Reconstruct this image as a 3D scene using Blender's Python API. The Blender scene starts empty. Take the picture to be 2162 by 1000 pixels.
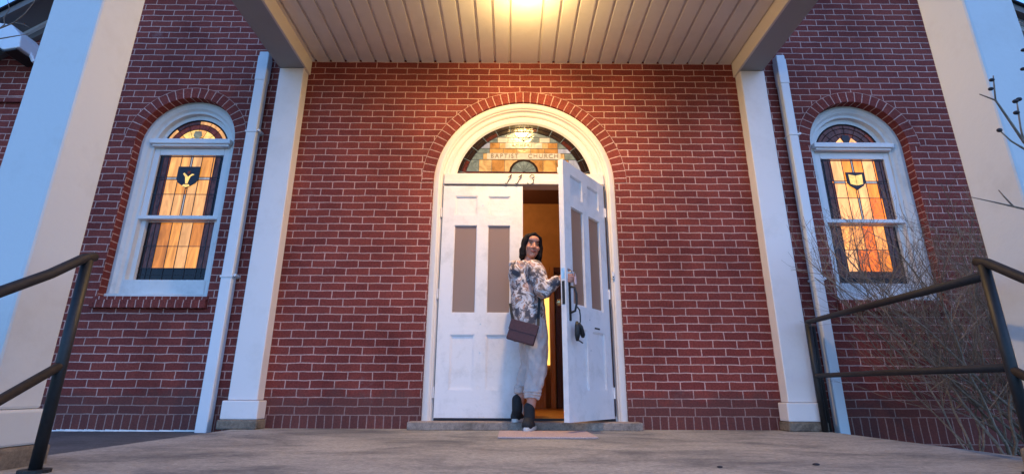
import bpy, bmesh, math, random
from mathutils import Vector, Matrix, noise

S = bpy.context.scene
C = S.collection
rad = math.radians

# ------------------------------------------------------------------ camera
F_PX, W_PX = 1072.0, 2162.0
pitch, yaw, roll = rad(16.8), rad(0.2), rad(0.25)
fw = Vector((math.sin(yaw) * math.cos(pitch), math.cos(yaw) * math.cos(pitch), math.sin(pitch)))
r0 = Vector((math.cos(yaw), -math.sin(yaw), 0))
u0 = r0.cross(fw)
rt = (r0 * math.cos(roll) + u0 * math.sin(roll)).normalized()
up = rt.cross(fw).normalized()
cd = bpy.data.cameras.new('camera')
cam = bpy.data.objects.new('camera', cd)
C.objects.link(cam)
cd.sensor_width = 36
cd.lens = 36 * F_PX / W_PX
cd.clip_start = .05
cd.clip_end = 500
M3 = Matrix((rt, up, -fw)).transposed()
cam.matrix_world = Matrix.Translation((0, -4.35, .297)) @ M3.to_4x4()
S.camera = cam

# ------------------------------------------------------------------ world, sun, exposure
w = bpy.data.worlds.new('World')
S.world = w
w.use_nodes = True
nt = w.node_tree
nt.nodes.clear()
sky = nt.nodes.new('ShaderNodeTexSky')
sky.sky_type = 'NISHITA'
sky.sun_disc = False
sky.sun_elevation = rad(8)
sky.sun_rotation = rad(10)
sky.air_density = 1.0
sky.dust_density = .3
sky.ozone_density = 5.0
bg = nt.nodes.new('ShaderNodeBackground')
bg.inputs[1].default_value = .128
wo = nt.nodes.new('ShaderNodeOutputWorld')
tint = nt.nodes.new('ShaderNodeMix')
tint.data_type = 'RGBA'
tint.blend_type = 'MULTIPLY'
tint.inputs[0].default_value = 1
tint.inputs[7].default_value = (1.08, .95, 1.03, 1)
nt.links.new(sky.outputs[0], tint.inputs[6])
nt.links.new(tint.outputs[2], bg.inputs[0])
nt.links.new(bg.outputs[0], wo.inputs[0])

sd = bpy.data.lights.new('dusk_sun', 'SUN')
sd.energy = .10
sd.angle = rad(40)
sd.color = (.62, .66, 1.0)
so = bpy.data.objects.new('dusk_sun', sd)
C.objects.link(so)
so.rotation_euler = (rad(58), 0, rad(38))

S.view_settings.view_transform = 'Standard'
S.view_settings.look = 'None'
S.view_settings.exposure = 2.4
S.view_settings.gamma = 1
S.cycles.max_bounces = 8
S.cycles.use_denoising = True


# ------------------------------------------------------------------ materials
def mat(name):
    m = bpy.data.materials.new(name)
    m.use_nodes = True
    return m, m.node_tree, m.node_tree.nodes['Principled BSDF']


def N(t, typ, **kw):
    n = t.nodes.new(typ)
    for k, v in kw.items():
        if hasattr(n, k) and k not in ('inputs',):
            setattr(n, k, v)
        else:
            n.inputs[k].default_value = v
    return n


def ramp(t, stops, interp='LINEAR'):
    r = t.nodes.new('ShaderNodeValToRGB')
    r.color_ramp.interpolation = interp
    e = r.color_ramp.elements
    e[0].position, e[0].color = stops[0][0], (*stops[0][1], 1)
    e[1].position, e[1].color = stops[-1][0], (*stops[-1][1], 1)
    for p, c in stops[1:-1]:
        x = e.new(p)
        x.color = (*c, 1)
    return r


def mixc(t, fac, a, b, blend='MIX'):
    n = t.nodes.new('ShaderNodeMix')
    n.data_type = 'RGBA'
    n.blend_type = blend
    for sock, v in ((0, fac), (6, a), (7, b)):
        if hasattr(v, 'type') or hasattr(v, 'is_output'):
            t.links.new(v, n.inputs[sock])
        elif isinstance(v, tuple):
            n.inputs[sock].default_value = (*v, 1)
        else:
            n.inputs[sock].default_value = v
    return n.outputs[2]


def bump(t, b, height, strength=.3, dist=.01):
    n = t.nodes.new('ShaderNodeBump')
    n.inputs['Strength'].default_value = strength
    n.inputs['Distance'].default_value = dist
    t.links.new(height, n.inputs['Height'])
    t.links.new(n.outputs[0], b.inputs['Normal'])
    return n


def brick_mat(name, width=.2032, row=.0677, offset=.5, c1=(.235, .051, .039), c2=(.175, .037, .032),
              mortar=(.55, .335, .29), msize=.0048, base_grime=True):
    m, t, b = mat(name)
    uv = N(t, 'ShaderNodeUVMap')
    # a little waviness, so that courses are not ruled lines
    nz = N(t, 'ShaderNodeTexNoise', Scale=9.0, Detail=2.0)
    t.links.new(uv.outputs[0], nz.inputs['Vector'])
    sub = N(t, 'ShaderNodeVectorMath', operation='SUBTRACT')
    t.links.new(nz.outputs['Color'], sub.inputs[0])
    sub.inputs[1].default_value = (.5, .5, .5)
    sc = N(t, 'ShaderNodeVectorMath', operation='SCALE')
    t.links.new(sub.outputs[0], sc.inputs[0])
    sc.inputs['Scale'].default_value = .012
    ad = N(t, 'ShaderNodeVectorMath', operation='ADD')
    t.links.new(uv.outputs[0], ad.inputs[0])
    t.links.new(sc.outputs[0], ad.inputs[1])
    br = N(t, 'ShaderNodeTexBrick')
    br.offset = offset
    br.offset_frequency = 2
    br.squash = 1
    br.inputs['Color1'].default_value = (*c1, 1)
    br.inputs['Color2'].default_value = (*c2, 1)
    br.inputs['Mortar'].default_value = (*mortar, 1)
    br.inputs['Scale'].default_value = 1
    br.inputs['Mortar Size'].default_value = msize
    br.inputs['Mortar Smooth'].default_value = .25
    br.inputs['Bias'].default_value = -.1
    br.inputs['Brick Width'].default_value = width
    br.inputs['Row Height'].default_value = row
    t.links.new(ad.outputs[0], br.inputs['Vector'])
    tc = N(t, 'ShaderNodeTexCoord')
    n1 = N(t, 'ShaderNodeTexNoise', Scale=1.1, Detail=5.0, Roughness=.65)
    t.links.new(tc.outputs['Object'], n1.inputs['Vector'])
    r1 = ramp(t, [(.3, (.58, .58, .62)), (.5, (1, 1, 1)), (.72, (1.35, 1.28, 1.25))])
    t.links.new(n1.outputs[0], r1.inputs[0])
    n2 = N(t, 'ShaderNodeTexNoise', Scale=70.0, Detail=4.0, Roughness=.7)
    t.links.new(tc.outputs['Object'], n2.inputs['Vector'])
    r2 = ramp(t, [(.3, (.62, .62, .62)), (.72, (1.32, 1.32, 1.32))])
    t.links.new(n2.outputs[0], r2.inputs[0])
    c = mixc(t, 1.0, br.outputs['Color'], r1.outputs[0], 'MULTIPLY')
    c = mixc(t, 1.0, c, r2.outputs[0], 'MULTIPLY')
    # pale scuffs and efflorescence
    n3 = N(t, 'ShaderNodeTexNoise', Scale=2.3, Detail=9.0, Roughness=.8)
    t.links.new(tc.outputs['Object'], n3.inputs['Vector'])
    r3 = ramp(t, [(.60, (0, 0, 0)), (.78, (.55, .55, .55))])
    t.links.new(n3.outputs[0], r3.inputs[0])
    c = mixc(t, r3.outputs[0], c, (.34, .26, .26))
    if base_grime:
        sx = N(t, 'ShaderNodeSeparateXYZ')
        t.links.new(tc.outputs['Object'], sx.inputs[0])
        n4 = N(t, 'ShaderNodeTexNoise', Scale=6.0, Detail=6.0, Roughness=.7)
        t.links.new(tc.outputs['Object'], n4.inputs['Vector'])
        mm = N(t, 'ShaderNodeMath', operation='MULTIPLY_ADD')
        t.links.new(n4.outputs[0], mm.inputs[0])
        mm.inputs[1].default_value = -.42
        t.links.new(sx.outputs[2], mm.inputs[2])
        r4 = ramp(t, [(0, (.5, .5, .5)), (.10, (0, 0, 0))])
        t.links.new(mm.outputs[0], r4.inputs[0])
        c = mixc(t, r4.outputs[0], c, (.085, .05, .045))
    t.links.new(c, b.inputs['Base Color'])
    b.inputs['Roughness'].default_value = .78
    b.inputs['Specular IOR Level'].default_value = .12
    inv = N(t, 'ShaderNodeMath', operation='MULTIPLY_ADD')
    t.links.new(br.outputs['Fac'], inv.inputs[0])
    inv.inputs[1].default_value = -1
    t.links.new(n2.outputs[0], inv.inputs[2])
    bump(t, b, inv.outputs[0], .6, .006)
    return m


def paint_mat(name, col=(.78, .77, .75), rough=.45, dirt=.35, grime=(.35, .30, .26), scale=3.0, bumpy=.08, crack=False):
    m, t, b = mat(name)
    tc = N(t, 'ShaderNodeTexCoord')
    n1 = N(t, 'ShaderNodeTexNoise', Scale=scale, Detail=8.0, Roughness=.7)
    t.links.new(tc.outputs['Object'], n1.inputs['Vector'])
    r1 = ramp(t, [(.5, (0, 0, 0)), (.85, (dirt, dirt, dirt))])
    t.links.new(n1.outputs[0], r1.inputs[0])
    c = mixc(t, r1.outputs[0], col, grime)
    if crack:
        n2 = N(t, 'ShaderNodeTexNoise', Scale=16.0, Detail=10.0, Roughness=.85)
        t.links.new(tc.outputs['Object'], n2.inputs['Vector'])
        r2 = ramp(t, [(.62, (0, 0, 0)), (.68, (.6, .6, .6))])
        t.links.new(n2.outputs[0], r2.inputs[0])
        c = mixc(t, r2.outputs[0], c, (.30, .28, .26))
    t.links.new(c, b.inputs['Base Color'])
    b.inputs['Roughness'].default_value = rough
    n3 = N(t, 'ShaderNodeTexNoise', Scale=22.0, Detail=6.0)
    t.links.new(tc.outputs['Object'], n3.inputs['Vector'])
    bump(t, b, n3.outputs[0], bumpy, .01)
    return m


def concrete_mat(name, a=(.335, .315, .28), bcol=(.12, .12, .12), stretch=(.8, 1.25, 1.0), sc=1.5):
    m, t, b = mat(name)
    tc = N(t, 'ShaderNodeTexCoord')
    mp = N(t, 'ShaderNodeMapping')
    mp.inputs['Scale'].default_value = stretch
    t.links.new(tc.outputs['Object'], mp.inputs[0])
    n1 = N(t, 'ShaderNodeTexNoise', Scale=sc, Detail=12.0, Roughness=.72, Distortion=.5)
    t.links.new(mp.outputs[0], n1.inputs['Vector'])
    r1 = ramp(t, [(.36, bcol), (.52, a), (.72, tuple(min(1, x * 1.35) for x in a))])
    t.links.new(n1.outputs[0], r1.inputs[0])
    n2 = N(t, 'ShaderNodeTexNoise', Scale=38.0, Detail=8.0, Roughness=.85)
    t.links.new(tc.outputs['Object'], n2.inputs['Vector'])
    r2 = ramp(t, [(.32, (.45, .45, .46)), (.68, (1.3, 1.29, 1.27))])
    t.links.new(n2.outputs[0], r2.inputs[0])
    c = mixc(t, 1.0, r1.outputs[0], r2.outputs[0], 'MULTIPLY')
    n4 = N(t, 'ShaderNodeTexNoise', Scale=7.0, Detail=12.0, Roughness=.8)
    t.links.new(mp.outputs[0], n4.inputs['Vector'])
    r4 = ramp(t, [(.54, (0, 0, 0)), (.66, (.75, .75, .75))])
    t.links.new(n4.outputs[0], r4.inputs[0])
    c = mixc(t, r4.outputs[0], c, tuple(x * .9 for x in bcol))
    t.links.new(c, b.inputs['Base Color'])
    b.inputs['Roughness'].default_value = .85
    bump(t, b, n2.outputs[0], .35, .004)
    return m


def plain(name, col, rough=.5, metal=0.0, nscale=30.0, var=.2, bmp=.05):
    m, t, b = mat(name)
    tc = N(t, 'ShaderNodeTexCoord')
    n1 = N(t, 'ShaderNodeTexNoise', Scale=nscale, Detail=5.0, Roughness=.6)
    t.links.new(tc.outputs['Object'], n1.inputs['Vector'])
    r1 = ramp(t, [(.3, tuple(x * (1 - var) for x in col)), (.7, tuple(min(1, x * (1 + var)) for x in col))])
    t.links.new(n1.outputs[0], r1.inputs[0])
    t.links.new(r1.outputs[0], b.inputs['Base Color'])
    b.inputs['Roughness'].default_value = rough
    b.inputs['Metallic'].default_value = metal
    bump(t, b, n1.outputs[0], bmp, .004)
    return m


def glass_pane(name, col, emit, rough=.12, streak=(6.0, 6.0, 1.2), var=.45):
    """opalescent stained glass lit from the room behind it"""
    m, t, b = mat(name)
    tc = N(t, 'ShaderNodeTexCoord')
    mp = N(t, 'ShaderNodeMapping')
    mp.inputs['Scale'].default_value = streak
    t.links.new(tc.outputs['Object'], mp.inputs[0])
    n1 = N(t, 'ShaderNodeTexNoise', Scale=2.2, Detail=5.0, Roughness=.6, Distortion=1.2)
    t.links.new(mp.outputs[0], n1.inputs['Vector'])
    r1 = ramp(t, [(.3, tuple(x * (1 - var) for x in col)), (.7, tuple(x * (1 + var * .6) for x in col))])
    t.links.new(n1.outputs[0], r1.inputs[0])
    b.inputs['Specular IOR Level'].default_value = .18
    dk = mixc(t, 1.0, r1.outputs[0], (.25, .25, .25), 'MULTIPLY')
    t.links.new(dk, b.inputs['Base Color'])
    t.links.new(r1.outputs[0], b.inputs['Emission Color'])
    b.inputs['Emission Strength'].default_value = emit * .36
    b.inputs['Roughness'].default_value = rough
    bump(t, b, n1.outputs[0], .15, .01)
    return m


M = {}
M['brick'] = brick_mat('brick')
M['soldier'] = brick_mat('soldier_brick', .2032, .0677, 0.0)
M['header'] = brick_mat('header_brick', .3, .0677, 0.0, base_grime=False)
M['trim'] = paint_mat('trim_paint', (.77, .69, .63), .6, .3, (.40, .34, .28))
M['white'] = paint_mat('white_paint', (.74, .69, .68), .42, .35, (.42, .38, .33))
M['weathered'] = paint_mat('weathered_paint', (.66, .65, .64), .6, .75, (.22, .21, .19), 2.5, .2, True)
M['door'] = paint_mat('door_paint', (.80, .74, .72), .5, .7, (.46, .42, .38), 6.0, .2)
M['column'] = paint_mat('column_paint', (.60, .61, .61), .6, .5, (.40, .37, .34), 2.4, .15)
M['soffit'] = paint_mat('soffit_paint', (.76, .70, .64), .5, .3, (.25, .21, .19), 2.0)
M['beam'] = paint_mat('beam_paint', (.36, .36, .36), .6, .3, (.2, .2, .2), 2.0)
M['beam_in'] = paint_mat('beam_trim_paint', (.74, .66, .58), .5, .2, (.4, .36, .3), 2.0)
M['concrete'] = concrete_mat('concrete')
M['footing'] = concrete_mat('footing_concrete', (.21, .165, .125), (.08, .065, .05), (1, 1, 1), 5)
M['dark_concrete'] = concrete_mat('dark_concrete', (.10, .098, .10), (.045, .045, .05))
M['stepstone'] = concrete_mat('stone', (.34, .26, .21), (.22, .165, .13), (1, 1, 1), 4)
M['soil'] = concrete_mat('soil', (.09, .075, .055), (.035, .03, .022), (1, 1, 1), 3)
M['spout'] = paint_mat('downspout_paint', (.66, .68, .72), .4, .2, (.4, .4, .4))
M['black_metal'] = plain('black_metal', (.009, .009, .010), .55, .0, 60, .4)
M['rail_metal'] = plain('rail_metal', (.012, .008, .008), .7, .0, 40, .6, .15)
M['steel'] = plain('steel', (.55, .55, .56), .3, 1.0)
M['brass'] = plain('brass', (.62, .44, .22), .3, 1.0)
M['lead'] = plain('lead', (.022, .020, .026), .45, .5)
M['gap_pebble'] = plain('gap_shade_and_pebble', (.015, .013, .02), .6)  # near-black for painted gap shade round the doors; the pebbles share it
M['mat'] = plain('door_mat', (.44, .33, .31), .9, 0, 120, .3, .3)
M['amber'] = [glass_pane('amber_glass_a', (.88, .34, .07), .62), glass_pane('amber_glass_b', (.95, .42, .12), .62),
              glass_pane('amber_glass_c', (.72, .24, .04), .55), glass_pane('amber_glass_d', (.88, .42, .15), .6)]
M['orange'] = [glass_pane('orange_glass_a', (1.0, .27, .03), .80), glass_pane('orange_glass_b', (1.0, .36, .08), .85),
               glass_pane('orange_glass_c', (1.0, .19, .015), .80), glass_pane('orange_glass_d', (1.0, .44, .16), .85)]
M['pale'] = glass_pane('pale_glass', (.62, .58, .62), .32)
M['purple'] = glass_pane('purple_glass', (.10, .045, .05), .22, .1, (14, 14, 6), .8)
M['darkglass'] = glass_pane('dark_glass', (.020, .018, .03), .1, .08)
M['redglass'] = glass_pane('red_glass', (.16, .035, .02), .35, .1, (9, 9, 9), .7)
M['bluegrey'] = glass_pane('blue_grey_glass', (.25, .26, .20), .45, .1, (6, 6, 6), .5)
M['gold'] = glass_pane('gold_glass', (1.0, .62, .18), .7, .12, (9, 9, 9), .35)
M['cream'] = glass_pane('cream_glass', (.86, .66, .42), .38, .15, (7, 7, 7), .2)
M['fan_amber'] = [glass_pane('fan_amber_a', (.62, .28, .07), .62, .12, (5, 5, 5)), glass_pane('fan_amber_b', (.52, .21, .05), .55, .12, (5, 5, 5)),
                  glass_pane('fan_amber_c', (.64, .34, .12), .6, .12, (5, 5, 5))]
M['fan_rim'] = glass_pane('fan_rim', (.06, .03, .02), .2, .1)
M['ink'] = plain('letter_ink', (.17, .11, .06), .8)
M['number_iron'] = plain('number_iron', (.012, .010, .010), .9)


def translucent_mat(name, col, rough=.25):
    m, t, b = mat(name)
    tc = N(t, 'ShaderNodeTexCoord')
    n1 = N(t, 'ShaderNodeTexNoise', Scale=60.0, Detail=3.0)
    t.links.new(tc.outputs['Object'], n1.inputs['Vector'])
    b.inputs['Base Color'].default_value = (*col, 1)
    b.inputs['Roughness'].default_value = rough
    bump(t, b, n1.outputs[0], .3, .004)
    tr = N(t, 'ShaderNodeBsdfTranslucent')
    tr.inputs[0].default_value = (.75, .55, .38, 1)
    mx = t.nodes.new('ShaderNodeMixShader')
    mx.inputs[0].default_value = .5
    out = t.nodes['Material Output']
    t.links.new(b.outputs[0], mx.inputs[1])
    t.links.new(tr.outputs[0], mx.inputs[2])
    t.links.new(mx.outputs[0], out.inputs[0])
    return m


M['frosted'] = translucent_mat('frosted_glass', (.42, .31, .24))


def emis(name, col, st):
    m, t, b = mat(name)
    b.inputs['Base Color'].default_value = (*col, 1)
    b.inputs['Emission Color'].default_value = (*col, 1)
    b.inputs['Emission Strength'].default_value = st
    return m


M['bulb'] = emis('lamp_glass', (1.0, .78, .38), 5)
M['room_light'] = emis('room_light', (1.0, .62, .14), .32)


def wood_mat(name, a, b2, rough=.35):
    m, t, b = mat(name)
    tc = N(t, 'ShaderNodeTexCoord')
    mp = N(t, 'ShaderNodeMapping')
    mp.inputs['Scale'].default_value = (14, 14, 1)
    t.links.new(tc.outputs['Object'], mp.inputs[0])
    n1 = N(t, 'ShaderNodeTexNoise', Scale=3.0, Detail=6.0, Distortion=.8)
    t.links.new(mp.outputs[0], n1.inputs['Vector'])
    r = ramp(t, [(.3, a), (.7, b2)])
    t.links.new(n1.outputs[0], r.inputs[0])
    t.links.new(r.outputs[0], b.inputs['Base Color'])
    b.inputs['Roughness'].default_value = rough
    return m


M['oak'] = wood_mat('oak', (.30, .11, .02), (.50, .21, .05))
M['walnut'] = wood_mat('walnut', (.045, .012, .006), (.09, .025, .01))
M['tanwall'] = plain('tan_plaster', (.42, .19, .06), .8, 0, 6, .12)
M['darkwall'] = plain('dark_panelling', (.10, .035, .025), .7)


# ------------------------------------------------------------------ mesh helpers
class MB:
    def __init__(s):
        s.v, s.f, s.uv, s.mi = [], [], [], []

    def poly(s, pts, uvs=None, mi=0):
        b = len(s.v)
        s.v += [tuple(p) for p in pts]
        s.f.append(tuple(range(b, b + len(pts))))
        s.uv.append(uvs or [(p[0], p[2]) for p in pts])
        s.mi.append(mi)

    def box(s, x0, x1, y0, y1, z0, z1, mi=0):
        x0, x1 = min(x0, x1), max(x0, x1)
        y0, y1 = min(y0, y1), max(y0, y1)
        z0, z1 = min(z0, z1), max(z0, z1)
        P = lambda *a: a
        fs = [([P(x0, y0, z0), P(x1, y0, z0), P(x1, y0, z1), P(x0, y0, z1)], 'y'),
              ([P(x1, y1, z0), P(x0, y1, z0), P(x0, y1, z1), P(x1, y1, z1)], 'y'),
              ([P(x0, y1, z0), P(x0, y0, z0), P(x0, y0, z1), P(x0, y1, z1)], 'x'),
              ([P(x1, y0, z0), P(x1, y1, z0), P(x1, y1, z1), P(x1, y0, z1)], 'x'),
              ([P(x0, y0, z1), P(x1, y0, z1), P(x1, y1, z1), P(x0, y1, z1)], 'z'),
              ([P(x0, y1, z0), P(x1, y1, z0), P(x1, y0, z0), P(x0, y0, z0)], 'z')]
        for pts, ax in fs:
            uv = [(p[0], p[2]) if ax == 'y' else (p[1], p[2]) if ax == 'x' else (p[0], p[1]) for p in pts]
            s.poly(pts, uv, mi)

    def prism(s, pts, y0, y1, mi=0):
        """polygon in x,z (counter-clockwise seen from -y) given thickness y0 (front) .. y1"""
        n = len(pts)
        s.poly([(x, y0, z) for x, z in pts], None, mi)
        s.poly([(x, y1, z) for x, z in reversed(pts)], None, mi)
        for i in range(n):
            a, b = pts[i], pts[(i + 1) % n]
            s.poly([(a[0], y1, a[1]), (b[0], y1, b[1]), (b[0], y0, b[1]), (a[0], y0, a[1])], None, mi)

    def tube(s, pts, r, n=10, mi=0, caps=True):
        pts = [Vector(p) for p in pts]
        rr = r if isinstance(r, (list, tuple)) else [r] * len(pts)
        rings = []
        prev = None
        for i, p in enumerate(pts):
            d = (pts[min(i + 1, len(pts) - 1)] - pts[max(i - 1, 0)]).normalized()
            a = Vector((0, 0, 1)) if abs(d.z) < .9 else Vector((1, 0, 0))
            if prev is not None:
                a = prev
            u = (a - d * a.dot(d)).normalized()
            prev = u
            v = d.cross(u)
            rings.append([p + (u * math.cos(2 * math.pi * k / n) + v * math.sin(2 * math.pi * k / n)) * rr[i] for k in range(n)])
        b = len(s.v)
        for ring in rings:
            s.v += [tuple(q) for q in ring]
        for i in range(len(pts) - 1):
            for k in range(n):
                k2 = (k + 1) % n
                s.f.append((b + i * n + k, b + i * n + k2, b + (i + 1) * n + k2, b + (i + 1) * n + k))
                s.uv.append([(0, 0)] * 4)
                s.mi.append(mi)
        if caps:
            s.f.append(tuple(b + k for k in reversed(range(n))))
            s.uv.append([(0, 0)] * n)
            s.mi.append(mi)
            e = b + (len(pts) - 1) * n
            s.f.append(tuple(e + k for k in range(n)))
            s.uv.append([(0, 0)] * n)
            s.mi.append(mi)

    def lathe(s, prof, cx=0, cy=0, n=48, mi=0):
        b = len(s.v)
        for r, z in prof:
            s.v += [(cx + r * math.cos(2 * math.pi * k / n), cy + r * math.sin(2 * math.pi * k / n), z) for k in range(n)]
        for i in range(len(prof) - 1):
            for k in range(n):
                k2 = (k + 1) % n
                s.f.append((b + i * n + k, b + i * n + k2, b + (i + 1) * n + k2, b + (i + 1) * n + k))
                s.uv.append([(0, 0)] * 4)
                s.mi.append(mi)
        s.f.append(tuple(b + k for k in reversed(range(n))))
        s.uv.append([(0, 0)] * n)
        s.mi.append(mi)
        e = b + (len(prof) - 1) * n
        s.f.append(tuple(e + k for k in range(n)))
        s.uv.append([(0, 0)] * n)
        s.mi.append(mi)

    def ball(s, c, r, mi=0, n=12, m=8, rot=None):
        r = (r, r, r) if not isinstance(r, (tuple, list)) else r
        b = len(s.v)
        for i in range(m + 1):
            th = math.pi * i / m
            for k in range(n):
                ph = 2 * math.pi * k / n
                p = Vector((r[0] * math.sin(th) * math.cos(ph), r[1] * math.sin(th) * math.sin(ph), r[2] * math.cos(th)))
                if rot:
                    p = rot @ p
                s.v.append((c[0] + p[0], c[1] + p[1], c[2] + p[2]))
        for i in range(m):
            for k in range(n):
                k2 = (k + 1) % n
                s.f.append((b + i * n + k, b + (i + 1) * n + k, b + (i + 1) * n + k2, b + i * n + k2))
                s.uv.append([(0, 0)] * 4)
                s.mi.append(mi)

    def build(s, name, mats, parent=None, smooth=False, bevel=0.0, weld=False):
        me = bpy.data.meshes.new(name)
        me.from_pydata(s.v, [], s.f)
        ul = me.uv_layers.new(name='UVMap')
        i = 0
        for uvs in s.uv:
            for u in uvs:
                ul.data[i].uv = u
                i += 1
        mats = mats if isinstance(mats, (list, tuple)) else [mats]
        for m_ in mats:
            me.materials.append(m_)
        for p, k in zip(me.polygons, s.mi):
            p.material_index = k
            p.use_smooth = smooth
        me.validate()
        if weld or bevel:
            bm = bmesh.new()
            bm.from_mesh(me)
            bmesh.ops.remove_doubles(bm, verts=bm.verts, dist=.0002)
            bm.to_mesh(me)
            bm.free()
        o = bpy.data.objects.new(name, me)
        C.objects.link(o)
        if parent:
            o.parent = parent
        if bevel:
            bv = o.modifiers.new('bevel', 'BEVEL')
            bv.width = bevel
            bv.segments = 2
            bv.limit_method = 'ANGLE'
        return o


def thing(name, label, cat, group=None):
    o = bpy.data.objects.new(name, None)
    C.objects.link(o)
    o.empty_display_size = .2
    tag(o, label, cat, group)
    return o


def tag(o, label, cat, group=None):
    o['label'] = label
    o['category'] = cat
    if group:
        o['group'] = group
    return o


def struct(o):
    o['kind'] = 'structure'
    return o


def outline(xl, xr, z0, zs, n=32):
    """points and inward normals round an arched opening, left foot to right foot"""
    cx, r = (xl + xr) / 2, (xr - xl) / 2
    P = [((xl, z0), (1, 0)), ((xl, (z0 + zs) / 2), (1, 0))]
    for i in range(n + 1):
        a = math.pi - math.pi * i / n
        P.append(((cx + r * math.cos(a), zs + r * math.sin(a)), (-math.cos(a), -math.sin(a))))
    P += [((xr, (z0 + zs) / 2), (-1, 0)), ((xr, z0), (-1, 0))]
    return P


def sweep(mb, path, prof, mi=0, swap=False, y_is_u=False):
    """prof = [(inset, y), ...] carried along path; uv = (profile length or depth, path length)"""
    L = [0]
    for i in range(1, len(path)):
        a, b = path[i - 1][0], path[i][0]
        L.append(L[-1] + math.hypot(a[0] - b[0], a[1] - b[1]))
    U = [0]
    for i in range(1, len(prof)):
        U.append(U[-1] + math.hypot(prof[i][0] - prof[i - 1][0], prof[i][1] - prof[i - 1][1]))
    for i in range(len(path) - 1):
        for j in range(len(prof) - 1):
            def pt(k, q):
                (px, pz), (nx, nz) = path[k]
                return (px + nx * prof[q][0], prof[q][1], pz + nz * prof[q][0])
            v0, v1 = path[0][0][1] + L[i], path[0][0][1] + L[i + 1]
            uv = [(U[j], v0), (U[j], v1), (U[j + 1], v1), (U[j + 1], v0)]
            mb.poly([pt(i, j), pt(i + 1, j), pt(i + 1, j + 1), pt(i, j + 1)], uv, mi)


# ------------------------------------------------------------------ ground, slab, steps
DCX = .122                      # centre line of the porch


def gz(x, y):
    t = min(1, max(0, (-y - 2.6) / 1.6))
    t = t * t * (3 - 2 * t)
    base = -.30 if x > 0 else -.40
    return base * (1 - t) + -1.08 * t + .03 * noise.noise(Vector((x * .8, y * .8, 0)))


g = MB()
xs = [-60, -30, -15, -9] + [-7 + i * .5 for i in range(29)] + [9, 15, 30, 60]
ys = [0.3] + [-.25 * i for i in range(0, 25)] + [-8, -12, -20, -40, -80]
ys = sorted(set(ys), reverse=True)
for i in range(len(xs) - 1):
    for j in range(len(ys) - 1):
        q = [(xs[i], ys[j + 1]), (xs[i + 1], ys[j + 1]), (xs[i + 1], ys[j]), (xs[i], ys[j])]
        g.poly([(x, y, gz(x, y)) for x, y in q], q)
struct(g.build('ground', M['soil'], smooth=True, weld=True))

sl = MB()
sl.box(-2.155, 2.50, -2.45, 0.12, -1.2, 0)
sl.box(-2.36, -2.158, -2.45, -1.88, -1.2, -.002)
sl.box(2.503, 2.60, -2.45, -1.88, -1.2, -.002)
struct(sl.build('porch_slab', M['concrete'], bevel=.006))

pth = MB()
pth.box(-9, -2.162, -1.86, 0.05, -1.2, -.03)
struct(pth.build('path', M['dark_concrete']))

st = MB()
for k in range(6):
    st.box(-1.86, 2.1, -2.455 - .30 * (k + 1), -2.453 - .30 * k, -1.3, -.17 * (k + 1))
struct(st.build('porch_steps', M['concrete'], bevel=.008))

# ------------------------------------------------------------------ the church
church = thing('church_building', 'red brick church front with arched stained glass windows and white entrance porch', 'church')
DOOR = (-.715, .965, .08, 2.14)
WINL = (-3.555, -2.612, 1.06, 2.535)
WINR = (2.842, 3.785, 1.06, 2.535)
ops = [WINL, DOOR, WINR]
Z0B = .1015
UOFF = .0148


def raketop(x):
    return min(3.71 + .75 * (x + 4.81), 3.92 - .57 * (x - 5.16))


def wall_mesh(xa, xb, zlo, ztop):
    mb = MB()
    br = {xa, xb, -.348, -2.0, 2.2}
    for xl, xr, z0, zs in ops:
        c, r = (xl + xr) / 2, (xr - xl) / 2
        for i in range(33):
            br.add(c + r * math.cos(math.pi * i / 32))
    br = sorted(x for x in br if xa <= x <= xb)
    for a, b in zip(br, br[1:]):
        if b - a < 1e-6:
            continue
        m_ = (a + b) / 2
        hit = next((o for o in ops if o[0] < m_ < o[1]), None)

        def q(za0, zb0, za1, zb1):
            pts = [(a, 0, za0), (b, 0, zb0), (b, 0, zb1), (a, 0, za1)]
            mb.poly(pts, [(p[0] + UOFF, p[2] - Z0B) for p in pts])
        if hit:
            xl, xr, z0, zs = hit
            c, r = (xl + xr) / 2, (xr - xl) / 2
            A = zs + math.sqrt(max(0, r * r - (a - c) ** 2))
            B = zs + math.sqrt(max(0, r * r - (b - c) ** 2))
            q(A, B, ztop(a), ztop(b))
            if z0 > zlo + .01:
                q(zlo, zlo, z0, z0)
        else:
            q(zlo, zlo, ztop(a), ztop(b))
    # returns of the openings
    for xl, xr, z0, zs in ops:
        n0 = len(mb.v)
        sweep(mb, outline(xl, xr, z0, zs), [(0, 0), (0, .16)])
    # back of the wall and its gable sides, so that it is solid to look at
    return mb


wm = wall_mesh(-8, 8, Z0B, raketop)
for i in range(len(wm.uv)):
    pass
brick_wall = wm.build('wall', M['brick'], church)
wb = MB()
wb.poly([(-8, .34, -1.3), (8, .34, -1.3), (8, .34, .08), (-8, .34, .08)])
for a, b in ((-8, -1.2), (1.45, 8)):
    wb.poly([(b, .34, .08), (a, .34, .08), (a, .34, raketop(a)), (b, .34, raketop(b))])
wb.poly([(1.45, .34, 2.95), (-1.2, .34, 2.95), (-1.2, .34, raketop(-1.2)), (-.348, .34, raketop(-.348)), (1.45, .34, raketop(1.45))])
wb.build('wall_back', M['darkwall'], church)

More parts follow.
